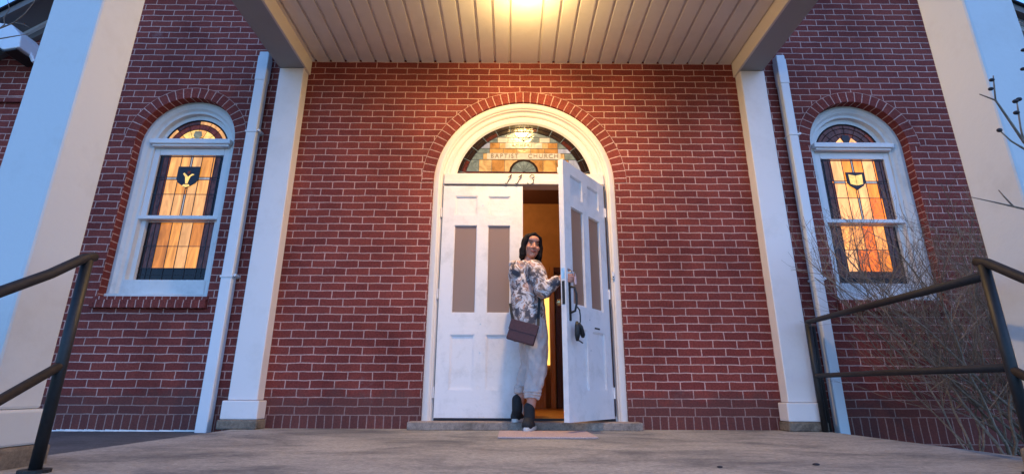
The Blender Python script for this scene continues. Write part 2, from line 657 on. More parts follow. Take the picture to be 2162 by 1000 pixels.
for a, b in ((-8, DOOR[0]), (DOOR[1], 8)):
    sm_ = MB()
    pts = [(a, 0, -.1015), (b, 0, -.1015), (b, 0, Z0B), (a, 0, Z0B)]
    sm_.poly(pts, [(p[2] + .1015, p[0]) for p in pts])
    sm_.build('soldier_course', M['soldier'], church)
lw = MB()
pts = [(-8, 0, -1.3), (8, 0, -1.3), (8, 0, -.1015), (-8, 0, -.1015)]
lw.poly(pts, [(p[0], p[2] + .1015 + .0677 * 20) for p in pts])
lw.build('foundation', M['brick'], church)

# brick rings round the arches
for (xl, xr, z0, zs), th in ((WINL, .105), (DOOR, .11), (WINR, .105)):
    mb = MB()
    path = [p for p in outline(xl, xr, zs, zs, 64) if True]
    path = path[2:-2]
    sweep(mb, path, [(-th, .01), (-th, -.004), (.002, -.004), (.002, .02)])
    mb.uv = [[(u - .014, v) for u, v in uvs] for uvs in mb.uv]
    mb.build('arch_ring', M['header'], church)

# band course far out on the wall
for a, b in ((-8, -4.2), (4.3, 8)):
    bb = MB()
    bb.box(a, b, -.03, 0, 2.93, 2.985)
    bb.build('band_course', M['brick'], church)

# raking cornice of the gable
shingle = plain('shingles', (.012, .012, .016), .95)
dark_board = paint_mat('cornice_board', (.16, .145, .14), .7, .4, (.07, .07, .07))
for xo, oh in ((-8.2, .30), (8.2, .15)):
    xi = -.348
    zo, zi = raketop(xo), raketop(xi)

    def rb(nm, material, ya, yb, d0, d1, par=church):
        mbx = MB()
        a = [(xo, ya, zo + d0), (xi, ya, zi + d0), (xi, ya, zi + d1), (xo, ya, zo + d1)]
        c = [(x, yb, z) for x, y, z in a]
        for q in (a, c, [a[0], a[1], c[1], c[0]], [a[3], a[2], c[2], c[3]], [a[0], a[3], c[3], c[0]]):
            mbx.poly(q)
        return mbx.build(nm, material, par)
    ck = rb('raking_cornice', dark_board, -oh, .2, .0, .02)
    rb('fascia', dark_board, -oh - .025, -oh - .002, -.04, .035, ck)
    rb('frieze_board', dark_board if xo < 0 else M['weathered'], -.05, -.004, -.10, -.002, ck)
    rb('crown_strip', M['weathered'], -.085, -.053, -.035, -.003, ck)
    rb('roof_edge', shingle, -oh - .05, .6, .037, .06)


# ---- pilasters beside the entrance
def pilaster(x0, x1, nm):
    mb = MB()
    mb.box(x0, x1, -.115, .002, .215, 3.27)
    mb.box(x0 - .028, x1 + .028, -.14, .002, .072, .213)
    p = mb.build('pilaster', M['white'], church, bevel=.008)
    mb = MB()
    mb.box(x0 - .04, x1 + .04, -.155, .002, .0, .07)
    mb.build('pilaster_footing', M['footing'], p, bevel=.01)


pilaster(-2.235, -2.0, 'l')
pilaster(2.218, 2.452, 'r')


# ---- square porch columns
def column(x0, x1):
    y0, y1 = -2.333, -2.093
    mb = MB()
    mb.box(x0, x1, y0, y1, .2165, 3.10)
    o = mb.build('porch_column', M['column'], church, bevel=.012)
    mb = MB()
    mb.box(x0 - .028, x1 + .028, y0 - .028, y1 + .028, .078, .216)
    mb.build('plinth', M['column'], o, bevel=.01)
    mb = MB()
    mb.box(x0 - .045, x1 + .045, y0 - .045, y1 + .045, -.05, .077)
    mb.build('footing', M['footing'], o, bevel=.012)
    mb = MB()
    mb.box(x0 - .02, x1 + .02, y0 - .02, y1 + .02, 3.101, 3.14)
    mb.box(x0 - .04, x1 + .04, y0 - .04, y1 + .04, 3.141, 3.271)
    mb.build('capital', M['column'], o)
    return o


column(-2.205, -1.965)
column(2.195, 2.435)

# ---- porch canopy: soffit boards, beams, roof
CX0, CX1, CZ, CY = -1.985, 2.213, 3.42, -2.32
pr = []
x = 0.0
joints = [-.014, .274]
j = -.014
while j - .1485 > CX0:
    j -= .1485
    joints.insert(0, j)
j = .274
while j + .1485 < CX1:
    j += .1485
    joints.append(j)
prof = [(CX0 - .01, CZ)]
for j in joints:
    prof += [(j - .014, CZ), (j - .010, CZ + .024), (j + .008, CZ + .024), (j + .014, CZ)]
prof.append((CX1 + .01, CZ))
mb = MB()
for (xa, za), (xb, zb) in zip(prof, prof[1:]):
    mb.poly([(xa, .0, za), (xb, .0, zb), (xb, CY, zb), (xa, CY, za)])
canopy_soffit = mb.build('porch_ceiling', M['soffit'], church)
def one_box(nm, material, par, *b, bevel=0.0):
    q = MB()
    q.box(*b)
    return q.build(nm, material, par, bevel=bevel)


bl = one_box('porch_beam', M['beam'], church, -2.237, -2.0, -2.45, -.002, 3.272, 3.60, bevel=.004)
br_ = one_box('porch_beam', M['beam'], church, 2.218, 2.437, -2.45, -.002, 3.272, 3.60, bevel=.004)
one_box('porch_beam', M['beam'], church, -1.999, 2.217, -2.45, -2.22, 3.272, 3.60, bevel=.004)
one_box('beam_trim', M['beam_in'], bl, -2.001, -1.982, -2.22, -.003, 3.268, 3.435)
one_box('beam_trim', M['beam_in'], br_, 2.20, 2.2195, -2.22, -.003, 3.268, 3.435)
one_box('drip_board', M['beam'], bl, -2.262, -2.238, -2.45, -.002, 3.30, 3.62)
one_box('drip_board', M['beam'], br_, 2.438, 2.462, -2.45, -.002, 3.30, 3.62)
mb = MB()
mb.box(-2.30, 2.50, -2.52, -.002, 3.622, 3.75)
mb.build('porch_roof', M['beam'], church)


# ---- downspouts
def spout(x0, x1, zt, zb):
    mb = MB()
    mb.box(x0, x1, -.092, -.012, zb, zt)
    o = mb.build('downspout', M['spout'], church, bevel=.008)
    mb = MB()
    mb.box(x0 - .004, x1 + .004, -.097, -.008, 3.15, 3.42)
    mb.build('spout_sleeve', M['spout'], o, bevel=.006)
    for z in (1.22, 2.6):
        mb = MB()
        mb.box(x0 - .006, x1 + .006, -.098, -.004, z - .008, z + .008)
        mb.tube([(x1 + .02, -.09, z + .012), (x1 + .02, -.01, z + .012)], .012, 8)
        mb.box(x1, x1 + .02, -.05, -.004, z - .002, z + .02)
        mb.build('bracket', M['spout'], o)
    return o


spout(-2.470, -2.375, 3.47, -.035)
spout(2.607, 2.690, 3.47, -.16)


# ---- stained glass windows
def glass_cells(mb, x0, x1, z0, z1, cols, rows, y, pick):
    for i in range(len(cols) - 1):
        for k in range(len(rows) - 1):
            xa, xb = x0 + (x1 - x0) * cols[i], x0 + (x1 - x0) * cols[i + 1]
            za, zb = z0 + (z1 - z0) * rows[k], z0 + (z1 - z0) * rows[k + 1]
            mb.poly([(xa, y, za), (xb, y, za), (xb, y, zb), (xa, y, zb)], None, pick(i, k))


def window(op, kind, seed):
    rnd = random.Random(seed)
    xl, xr, z0, zs = op
    cx = (xl + xr) / 2
    left = kind == 'dove'
    win = bpy.data.objects.new('window', None)
    C.objects.link(win)
    win.parent = church
    # frame: brickmould, stepped jamb and stop
    mb = MB()
    yf = .085
    sweep(mb, outline(xl + .002, xr - .002, z0, zs, 40),
          [(0, yf + .03), (0, yf), (.03, yf - .006), (.048, yf + .006), (.062, yf + .012), (.078, yf + .03),
           (.085, yf + .034), (.105, yf + .036), (.112, yf + .075), (.15, yf + .08), (.15, yf + .12)])
    fr = mb.build('frame', M['weathered'], win)
    # transom bar with drip moulding
    mb = MB()
    mb.box(xl + .105, xr - .105, .085, .20, 2.53, 2.612)
    mb.box(xl + .085, xr - .085, .068, .12, 2.552, 2.60)
    mb.build('transom_bar', M['white'], win, bevel=.006)
    # sill
    mb = MB()
    mb.prism([(xl + .004, z0 + .002), (xr - .004, z0 + .002), (xr - .004, z0 + .035), (xl + .004, z0 + .035)], .06, .16)
    mb.prism([(xl + .105, z0 + .036), (xr - .105, z0 + .036), (xr - .105, z0 + .17), (xl + .105, z0 + .17)], .115, .2)
    mb.build('sill', M['weathered'], win, bevel=.005)
    # upper sash (outer) and lower sash
    gx0, gx1 = xl + .150, xr - .150
    ya = .150

    def sash(z_lo, z_hi, sw, y, rail_b, rail_t, nm):
        s_ = MB()
        s_.box(gx0 - .045, gx0 + sw, y, y + .035, z_lo, z_hi)
        s_.box(gx1 - sw, gx1 + .045, y, y + .035, z_lo, z_hi)
        s_.box(gx0 + sw, gx1 - sw, y + .001, y + .034, z_lo, z_lo + rail_b)
        s_.box(gx0 + sw, gx1 - sw, y + .001, y + .034, z_hi - rail_t, z_hi)
        return s_.build(nm, M['white'], win, bevel=.004)
    us = sash(1.80, 2.528, .012, .135, .035, .07, 'upper_sash')
    ls = sash(1.212, 1.802, .004, .176, .03, .01, 'lower_sash')
    mb = MB()
    mb.box(gx0 - .05, gx1 + .05, .118, .134, 1.803, 1.838)
    mb.build('meeting_rail', M['white'], win, bevel=.004)
    mats = (M['orange'] if not left else M['amber']) + [M['purple'], M['darkglass'], M['pale'], M['gold'], M['bluegrey'], M['redglass'], M['lead']]
    PUR, DRK, PAL, GLD, BLU, RED, LED = 4, 5, 6, 7, 8, 9, 10
    ld = MB()

    def lead_v(x, za, zb, y, wd=.0028):
        ld.box(x - wd, x + wd, y - .005, y - .001, za, zb)

    def lead_h(z, xa, xb, y, wd=.0028):
        ld.box(xa, xb, y - .0055, y - .0012, z - wd, z + wd)
    # upper glass
    X0, X1, Zl, Zh, y = gx0 + .012, gx1 - .012, 1.836, 2.458, .155
    g1 = MB()
    cols = [0, .055, .135, .165, .34, .485, .515, .66, .835, .865, .945, 1]
    rows = [0, .36, .60, .64, 1]
    shade = [[rnd.randrange(4) for _ in range(4)] for _ in range(12)]

    def pick(i, k):
        if i in (0, 10):
            return DRK if i == 0 or left else PUR
        if i in (1, 9):
            return PUR
        if i in (2, 8):
            return RED if rnd.random() < .7 else 0
        if i == 5 and k in (0, 3):
            return PAL
        if k == 2 and i in (3, 7):
            return PAL
        return shade[i][k]
    glass_cells(g1, X0, X1, Zl, Zh, cols, rows, y, pick)
    for c in (.055, .135, .165, .34, .485, .515, .66, .835, .865, .945):
        lead_v(X0 + (X1 - X0) * c, Zl, Zh, y)
    for r_ in (.36, .60, .64):
        lead_h(Zl + (Zh - Zl) * r_, X0, X1, y)
    lead_h(Zl + (Zh - Zl) * .985, X0, X1, y, .005)
    g1.build('upper_glass', mats, us)
    # lower glass
    Zl2, Zh2, y2 = 1.243, 1.79, .196
    g2 = MB()
    cols2 = [0, .05, .12, .19, .36, .505, .66, .83, .90, .97, 1]
    rows2 = [0, .09, .2, .58, 1]

    def pick2(i, k):
        if k == 0:
            return DRK
        if k == 1 or i in (0, 9):
            return DRK if left else (PUR if k == 1 else DRK)
        if i in (1, 2, 7, 8):
            return PUR
        return rnd.randrange(4)
    glass_cells(g2, gx0 + .004, gx1 - .004, Zl2, Zh2, cols2, rows2, y2, pick2)
    for c in cols2[1:-1]:
        lead_v(gx0 + (gx1 - gx0) * c, Zl2, Zh2, y2)
    for r_ in rows2[1:-1]:
        lead_h(Zl2 + (Zh2 - Zl2) * r_, gx0, gx1, y2)
    g2.build('lower_glass', mats, ls)
    ld.build('lead_came', M['lead'], us)
    # shield
    scx, scz, sw_, sh_ = (gx0 + gx1) / 2, 2.235, .105, .105
    sc = .82 if not left else 1.0
    shp = [(-1, 1), (-1, -.25), (-.75, -.62), (-.35, -.88), (0, -1.12), (.35, -.88), (.75, -.62), (1, -.25), (1, 1)]
    mb = MB()
    mb.prism([(scx + a * sw_ * sc, scz + b * sh_ * sc) for a, b in shp], .140, .1485, 0)
    if left:
        dv = [(-.10, -.75), (.12, -.75), (.20, -.35), (.16, .05), (.45, .30), (.72, .25), (.30, .02), (.05, -.05), (-.10, .15), (-.45, .42),
              (-.55, .30), (-.25, -.05), (-.18, -.40)]
        dv = [(scx + a * sw_ * .8, scz + b * sh_ * .9) for a, b in dv]
        mb.prism(dv, .1365, .1395, 1)
        mb.prism([(scx - .035, scz - .096), (scx + .0, scz - .108), (scx + .035, scz - .096), (scx + .025, scz - .08), (scx - .025, scz - .08)], .1365, .1395, 1)
        mb.prism([(scx - .01, scz + .03), (scx + .018, scz + .03), (scx + .022, scz + .058), (scx - .002, scz + .06)], .1365, .1395, 2)
    else:
        for sg in (-1, 1):
            p4 = [(scx + sg * .003, scz - .050), (scx + sg * .060, scz - .035), (scx + sg * .064, scz + .062), (scx + sg * .003, scz + .050)]
            if sg < 0:
                p4.reverse()
            mb.prism(p4, .1365, .1395, 1)
    mb.build('shield', [M['lead'], M['gold'], M['redglass']], us)
    # fan light
    R, zc, zb, yg = .318, 2.535, 2.614, .172
    cxg = cx
    g3 = MB()
    l3 = MB()

    def cell(r0_, r1_, a0, a1, mi, yy=yg):
        n = max(2, int(abs(a1 - a0) / .09))
        for q in range(n):
            b0, b1 = a0 + (a1 - a0) * q / n, a0 + (a1 - a0) * (q + 1) / n
            p = [(cxg + r_ * math.cos(b), max(zb, zc + r_ * math.sin(b))) for r_, b in ((r0_, b0), (r1_, b0), (r1_, b1), (r0_, b1))]
            if max(z for _, z in p) - min(z for _, z in p) > 1e-4:
                g3.poly([(xx, yy, zz) for xx, zz in p], None, mi)
    nb = 8
    for q in range(nb):
        a0, a1 = math.pi * q / nb, math.pi * (q + 1) / nb
        cell(.27, R, a0, a1, (3 if rnd.random() < .6 else PUR) if left else (PUR if rnd.random() < .6 else RED))
        cell(.215, .27, a0, a1, RED if left else PUR)
        cell(.13, .215, a0, a1, (GLD if q % 3 else 1) if left else (RED if q in (0, 7, 3) else PUR))
        cell(0.0, .13, a0, a1, (GLD, 3, 0, 1)[q % 4] if left else (3 if q in (1, 2, 5, 6) else PUR))
        if q:
            a = a0
            l3.tube([(cxg + .10 * math.cos(a), yg - .004, zc + .10 * math.sin(a)), (cxg + R * math.cos(a), yg - .004, zc + R * math.sin(a))], .0022, 4)
    for rr in (.13, .215, .27, R - .004):
        pts_ = []
        for q in range(41):
            a = math.pi * q / 40
            if zc + rr * math.sin(a) > zb:
                pts_.append((cxg + rr * math.cos(a), yg - .004, zc + rr * math.sin(a)))
        l3.tube(pts_, .0035 if rr < .3 else .010, 4)
    if not left:
        for sg in (-1, 1):
            p3 = [(cxg + sg * .01, zb + .002), (cxg + sg * .14, zb + .002), (cxg + sg * .055, zb + .085)]
            if sg < 0:
                p3.reverse()
            g3.prism(p3, yg - .007, yg - .002, 3)
    g3.prism([(cxg, zb + .01), (cxg + .042, zb + .07), (cxg + .03, zb + .115), (cxg - .03, zb + .115), (cxg - .042, zb + .07)], yg - .011, yg - .004, BLU if left else LED)
    fg = g3.build('fan_glass', mats, win)
    l3.build('lead_came', M['lead'], fg)
    # brick sill under the window
    mb = MB()
    xa, xb = xl - .02, xr + .02
    mb.box(xa, xb, -.045, .14, .955, 1.025)
    mb.box(xa + .0, xb, -.02, .14, 1.027, 1.058)
    mb.uv = [[(v - .955 + .05, u) for u, v in uvs] for uvs in mb.uv]
    mb.build('brick_sill', M['header'], win, bevel=.004)
    # dark sheet standing in for the dark room behind
    mb = MB()
    mb.poly([(xl - .1, .3, z0), (xr + .1, .3, z0), (xr + .1, .3, 3.1), (xl - .1, .3, 3.1)])
    mb.build('dark_room_sheet', M['darkwall'], win)
    return win


window(WINL, 'dove', 3)
window(WINR, 'book', 8)

# white caulk line at the foot of the left wall
mb = MB()
rnd = random.Random(5)
x = -4.4
while x < -2.48:
    nx = x + rnd.uniform(.03, .12)
    t0 = rnd.uniform(.004, .010)
    mb.poly([(x, -.003 - rnd.random() * .001, -.030 + .002), (nx, -.003, -.028), (nx, -.003, -.022 + t0 * .6), (x, -.003, -.022 + t0)])
    if rnd.random() < .75:
        d = rnd.uniform(.01, .05)
        mb.poly([(x, -.004, -.0275), (nx, -.004, -.0275), (nx - .01, -.004 - d, -.0275), (x + .01, -.004 - d * rnd.random(), -.0275)])
    x = nx - .002
mb.build('caulk_line', paint_mat('caulk', (.7, .68, .66), .7), church)


# ---- entrance: frame, fanlight, transom
df = bpy.data.objects.new('door_frame', None)
C.objects.link(df)
df.parent = church
mb = MB()
yf = .02
XL, XR, ZB, ZS = DOOR
sweep(mb, outline(XL + .002, XR - .002, .06, ZS, 64),
      [(0, yf + .05), (0, yf), (.045, yf - .012), (.058, yf - .004), (.064, yf + .008), (.072, yf + .010), (.082, yf + .030), (.09, yf + .034),
       (.094, yf + .034), (.094, yf + .15)])
mb.build('casing', M['trim'], df)
mb = MB()
cxd, rd = (XL + XR) / 2, (XR - XL) / 2
# inner moulded arch carrying the fan glass
path = []
for i in range(65):
    a = math.pi - math.pi * i / 64
    path.append(((cxd + (rd - .094) * math.cos(a), ZS + (rd - .094) * math.sin(a)), (-math.cos(a), -math.sin(a))))
sweep(mb, path, [(0, yf + .15), (0, yf + .035), (.018, yf + .030), (.03, yf + .038), (.036, yf + .05), (.052, yf + .044), (.085, yf + .05), (.095, yf + .058), (.104, yf + .066), (.104, yf + .1)])
mb.build('fan_moulding', M['trim'], df)
mb = MB()
mb.box(XL + .0955, XR - .0955, .03, .16, 2.126, 2.24)
mb.box(XL + .0965, XR - .0965, .018, .029, 2.128, 2.165)
mb.build('transom_bar', M['trim'], df, bevel=.005)

# fan glass
FR, FZ, FB, FY = rd - .198, ZS, 2.24, .085
mats = M['fan_amber'] + [M['fan_rim'], M['bluegrey'], M['cream'], M['redglass'], M['pale']]
AM, RIM, BG, CR, RD, PL = 0, 3, 4, 5, 6, 7
g4 = MB()
l4 = MB()
rnd = random.Random(21)


def clipx(z):
    return math.sqrt(max(0, (FR - .075) ** 2 - (z - FZ) ** 2))


def ring(r0_, r1_, n, pickf, yy):
    for q in range(n):
        a0, a1 = math.pi * q / n, math.pi * (q + 1) / n
        m_ = 4
        for k in range(m_):
            b0, b1 = a0 + (a1 - a0) * k / m_, a0 + (a1 - a0) * (k + 1) / m_
            p = [(cxd + r_ * math.cos(b), max(FB, FZ + r_ * math.sin(b))) for r_, b in ((r0_, b0), (r1_, b0), (r1_, b1), (r0_, b1))]
            if max(z for _, z in p) - min(z for _, z in p) > 1e-4:
                g4.poly([(xx, yy, zz) for xx, zz in p], None, pickf(q))


ring(FR - .032, FR + .003, 14, lambda q: RIM, FY)
ring(FR - .075, FR - .032, 14, lambda q: RIM if q % 3 else RD, FY)
# field: rows of panes, each its own tint
rows = [FB + .04, 2.405, 2.472, 2.522, 2.584, 2.64, 2.70]
for k in range(len(rows) - 1):
    za, zb_ = rows[k], rows[k + 1]
    xe = min(clipx(za), clipx(zb_)) + .0
    xe2 = clipx(za)
    n = (9, 9, 7, 9, 7, 6)[k]
    amber_half = (.44, .42, .34, .30, 0, 0)[k]
    for i in range(n):
        xa, xb = -xe2 + 2 * xe2 * i / n, -xe2 + 2 * xe2 * (i + 1) / n

        def cl(xx, z):
            c_ = clipx(z)
            return max(-c_, min(c_, xx))
        mid = (xa + xb) / 2
        mi = rnd.randrange(3) if abs(mid) < amber_half else (BG if rnd.random() < .7 else PL)
        if k >= 4 and abs(mid) < .25:
            mi = CR if rnd.random() < .5 else BG
        g4.poly([(cxd + cl(xa, za), FY, za), (cxd + cl(xb, za), FY, za), (cxd + cl(xb, zb_), FY, zb_), (cxd + cl(xa, zb_), FY, zb_)], None, mi)
        if i:
            l4.box(cxd + cl(xa, zb_) - .0018, cxd + cl(xa, zb_) + .0018, FY - .004, FY - .001, za, zb_)
    l4.box(cxd - xe2, cxd + xe2, FY - .0045, FY - .0012, za - .0018, za + .0018)
g4.box(cxd - clipx(FB) - .03, cxd + clipx(FB) + .03, FY - .004, FY, FB, FB + .038, RD)
# cream lettering bands
g4.box(cxd - .352, cxd + .352, FY - .008, FY - .005, 2.408, 2.470, CR)
g4.box(cxd - .176, cxd + .176, FY - .008, FY - .005, 2.525, 2.580, CR)
# half round at the foot
for q in range(8):
    a0, a1 = math.pi * q / 8, math.pi * (q + 1) / 8
    for r_a, r_b, mi in ((.0, .118, BG), (.118, .140, RIM)):
        p = [(cxd + r_ * math.cos(b), FB + .035 + r_ * math.sin(b) * .95) for r_, b in ((r_a, a0), (r_b, a0), (r_b, a1), (r_a, a1))]
        g4.poly([(xx, FY - .007, zz) for xx, zz in p], None, mi)
    l4.tube([(cxd, FY - .009, FB + .035), (cxd + .12 * math.cos(a0), FY - .009, FB + .035 + .114 * math.sin(a0))], .0015, 4)
for i in range(1, 14):
    a = math.pi * i / 14
    p0 = (cxd + (FR - .078) * math.cos(a), FY - .005, FZ + (FR - .078) * math.sin(a))
    p1 = (cxd + FR * math.cos(a), FY - .005, FZ + FR * math.sin(a))
    if p0[2] > FB:
        g4.tube([p0, p1], .0028, 4, BG)
for rr in (FR - .076, FR - .033):
    l4.tube([(cxd + rr * math.cos(a), FY - .004, FZ + rr * math.sin(a)) for a in [math.pi * q / 48 for q in range(49)] if FZ + rr * math.sin(a) > FB], .003, 4)
# star-shaped tracery at the crown
for a in (rad(35), rad(62), rad(90), rad(118), rad(145)):
    l4.tube([(cxd, FY - .006, 2.60), (cxd + .12 * math.cos(a), FY - .006, 2.60 + .12 * math.sin(a))], .002, 4)
fan = g4.build('fanlight', mats, df)
l4.build('lead_came', M['lead'], fan)


def text_mesh(s, size, loc, material, parent, name, shear=0, sx=1.0, depth=.0015, rz=0):
    cu = bpy.data.curves.new(name, 'FONT')
    cu.body = s
    cu.size = size
    cu.align_x = 'CENTER'
    cu.align_y = 'CENTER'
    cu.extrude = depth
    cu.shear = shear
    cu.space_character = 1.25
    tmp = bpy.data.objects.new(name, cu)
    C.objects.link(tmp)
    dg = bpy.context.evaluated_depsgraph_get()
    me = bpy.data.meshes.new_from_object(tmp.evaluated_get(dg))
    bpy.data.objects.remove(tmp)
    me.transform(Matrix.Diagonal((sx, 1, 1, 1)))
    me.transform(Matrix.Rotation(rad(90), 4, 'X'))
    me.transform(Matrix.Translation(loc))
    me.materials.clear()
    me.materials.append(material)
    o = bpy.data.objects.new(name, me)
    C.objects.link(o)
    o.parent = parent
    return o


text_mesh('BAPTIST', .062, (cxd - .185, FY - .0105, 2.439), M['ink'], fan, 'lettering', sx=.98)
text_mesh('CHURCH', .062, (cxd + .185, FY - .0105, 2.439), M['ink'], fan, 'lettering', sx=.98)
text_mesh('AMHERST', .046, (cxd, FY - .0105, 2.552), plain('pale_ink', (.36, .26, .15), .8), fan, 'lettering', sx=1.0)  # ink close to cream, so the guessed name stays faint

# house number, thin slanted script digits on the transom
mb = MB()


def stroke(pts, r=.0038):
    mb.tube([(a, .0135, b) for a, b in pts], r, 5)


for ox in (.0, .095):
    stroke([(ox - .02, 2.192), (ox + .002, 2.215), (ox + .012, 2.222), (ox - .004, 2.19), (ox - .028, 2.142), (ox - .036, 2.130), (ox - .05, 2.134)])
ox = .205
stroke([(ox - .028, 2.200), (ox - .012, 2.220), (ox + .012, 2.218), (ox + .014, 2.196), (ox - .008, 2.180), (ox + .010, 2.170), (ox + .006, 2.140), (ox - .022, 2.122), (ox - .048, 2.130), (ox - .046, 2.142)])
mb.build('house_number', M['number_iron'], df)


# ---- doors
def door_leaf(mirror):
    """leaf in its own space: hinge edge at x=0, free edge at x=+W, face at y=0, thickness to +y"""
    W = .735
    sx = lambda a: a
    e = bpy.data.objects.new('door', None)
    C.objects.link(e)
    e.parent = church
    z0, z1 = .082, 2.113
    x1, x2, x3, x4 = .115, .32, .418, .622
    zr = [z0, .300, .752, .930, 1.730, 1.828, 2.012, z1]
    f = MB()
    f.box(0, x1, 0, .044, z0, z1)
    f.box(x4, W, 0, .044, z0, z1)
    f.box(x2, x3, .0005, .0435, zr[1], zr[6])
    f.box(x1, x4, .0005, .0435, zr[0], zr[1])
    f.box(x1, x4, .0005, .0435, zr[6], zr[7])
    for a, b in ((zr[2], zr[3]), (zr[4], zr[5])):
        f.box(x1, x2, .0005, .0435, a, b)
        f.box(x3, x4, .0005, .0435, a, b)
    fo = f.build('door_frame_work', M['door'], e)
    for a, b in ((x1, x2), (x3, x4)):
        for c, d in ((zr[1], zr[2]), (zr[5], zr[6])):
            p = MB()
            p.box(a, b, .014, .030, c, d)
            # sticking round the panel
            for q in ((a, a + .010, c, d), (b - .010, b, c, d), (a + .01, b - .01, c, c + .010), (a + .01, b - .01, d - .010, d)):
                p.box(q[0], q[1], .006, .0138, q[2], q[3])
            p.build('panel', M['door'], e)
    for a, b in ((x1, x2), (x3, x4)):
        gl = MB()
        gl.box(a, b, .019, .024, zr[3], zr[4])
        go = gl.build('glass_pane', M['frosted'], e)
        s_ = MB()
        c, d = zr[3], zr[4]
        for q in ((a, a + .006, c, d), (b - .006, b, c, d), (a + .006, b - .006, c, c + .012), (a + .006, b - .006, d - .006, d)):
            s_.box(q[0], q[1], .010, .0188, q[2], q[3])
        s_.build('glazing_bead', M['gap_pebble'] if False else M['door'], go)
    # marks and old screw plugs on the middle stile
    for z in (.84, .60, 1.92):
        s_ = MB()
        s_.tube([((x2 + x3) / 2, -.0015, z), ((x2 + x3) / 2, .002, z)], .006, 8)
        s_.build('screw', M['steel'], e)
    for z in (.28, 1.1, 1.85):
        h = MB()
        h.tube([(-.008, -.004, z - .045), (-.008, -.004, z + .045)], .007, 8)
        h.box(-.012, .018, -.0015, .0, z - .045, z + .045)
        h.build('hinge', M['door'], e)
    return e


left_leaf = door_leaf(False)
left_leaf.location = (-.622, .035, 0)
left_leaf['label'] = 'closed left leaf of the white double door'
right_leaf = door_leaf(True)
# hinge line at the right jamb; swung outward
HX, HY = .858, .02
FXe, FYe = .432, -.545
ang = math.atan2(FYe - HY, FXe - HX)
# local +x from hinge to free edge; exterior face must look towards +x/-y: mirror the leaf in y
right_leaf.matrix_world = Matrix.Translation((HX, HY, 0)) @ Matrix.Rotation(ang, 4, 'Z') @ Matrix.Diagonal((.98, -1, 1, 1))
right_leaf['label'] = 'open right leaf of the white double door'
mw = right_leaf.matrix_world.copy()


def on_leaf(mb, name, material, smooth=False, bevel=0):
    o = mb.build(name, material, None, smooth, bevel)
    o.parent = right_leaf
    return o


# hardware on the open leaf (local: x .735 = free edge, y<0 = outside face)
h = MB()
h.box(.655, .715, -.004, 0, 1.12, 1.20)
h.tube([(.685, -.022, 1.165), (.685, 0, 1.165)], .018, 14)
on_leaf(h, 'lock_plate', M['steel'], bevel=.002)
h = MB()
h.box(.672, .698, -.006, 0, .80, 1.10)
h.tube([(.685, -.004, 1.06), (.685, -.045, 1.05), (.685, -.06, 1.0), (.685, -.06, .92), (.685, -.045, .87), (.685, -.004, .86)], .009, 8)
on_leaf(h, 'pull_handle', M['black_metal'])
h = MB()
h.box(.7352, .7375, .010, .034, .92, 1.10)
on_leaf(h, 'strike_plate', M['black_metal'])
h = MB()
h.box(.7352, .738, .008, .036, 1.12, 1.20)
on_leaf(h, 'latch_plate', M['steel'])
h = MB()
h.tube([(.67, .044, .95), (.67, .085, .95)], .010, 10)
h.ball((.67, .10, .95), .027)
on_leaf(h, 'knob', M['brass'], smooth=True)
h = MB()
h.box(.20, .29, -.0015, 0, .775, .788)
on_leaf(h, 'slot_plate', M['black_metal'])
h = MB()
h.box(.60, .70, .046, .075, 2.02, 2.07)
on_leaf(h, 'latch_block', M['door'])

one_box('gap_shade_strip', M['gap_pebble'], df, -.619, .112, .050, .09, 2.105, 2.1255)  # dark box painted as the shade in the gap above the leaf
one_box('gap_shade_strip', M['gap_pebble'], df, -.6235, -.6195, .0325, .0348, .085, 2.112)  # dark line painted as gap shade along the hinge edge
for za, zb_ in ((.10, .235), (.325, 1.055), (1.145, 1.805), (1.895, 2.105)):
    one_box('gap_shade_strip', M['gap_pebble'], df, .862, .8705, .012, .030, za, zb_)  # dark strips painted as shade in the jamb gap between hinges

# step stone and threshold
mb = MB()
mb.box(-.797, 1.043, -.145, .16, 0.0, .060)
mb.build('doorstep', M['stepstone'], church, bevel=.006)
mb = MB()
mb.box(-.72, .97, .09, .34, .0615, .079)
mb.build('threshold', M['oak'], church, bevel=.003)

one_box('gap_shade_strip', M['gap_pebble'], df, -.62, .87, .045, .088, .0615, .079)  # dark box painted as the shade in the gap under the doors

# ---- vestibule seen through the doorway
mb = MB()
vx0, vx1, vy, vz = -1.2, 1.45, 2.6, 2.9
mb.poly([(vx0, .15, .078), (vx1, .15, .078), (vx1, vy, .078), (vx0, vy, .078)], None, 1)
mb.poly([(vx0, vy, .078), (vx1, vy, .078), (vx1, vy, vz), (vx0, vy, vz)], None, 0)
mb.poly([(vx0, .2, .078), (vx0, vy, .078), (vx0, vy, vz), (vx0, .2, vz)], None, 0)
mb.poly([(vx1, .2, .078), (vx1, vy, .078), (vx1, vy, vz), (vx1, .2, vz)], None, 0)
mb.poly([(vx0, .2, vz), (vx1, .2, vz), (vx1, vy, vz), (vx0, vy, vz)], None, 2)
for a, b in ((vx0, -.716), (.966, vx1)):
    mb.poly([(a, .2, .078), (b, .2, .078), (b, .2, vz), (a, .2, vz)], None, 2)
mb.poly([(vx0, .2, 2.25), (vx1, .2, 2.25), (vx1, .2, vz), (vx0, .2, vz)], None, 2)
mb.build('vestibule', [M['tanwall'], M['oak'], M['darkwall']], church)
mb = MB()
mb.box(.62, 1.42, 2.52, 2.58, .08, 1.86)
mb.box(.60, 1.44, 2.50, 2.59, 1.862, 1.93)
ind = mb.build('inner_door', M['walnut'], church)
one_box('panel', M['walnut'], ind, .66, .96, 2.505, 2.519, .25, .85)
one_box('panel', M['walnut'], ind, .66, .96, 2.505, 2.519, 1.0, 1.75)
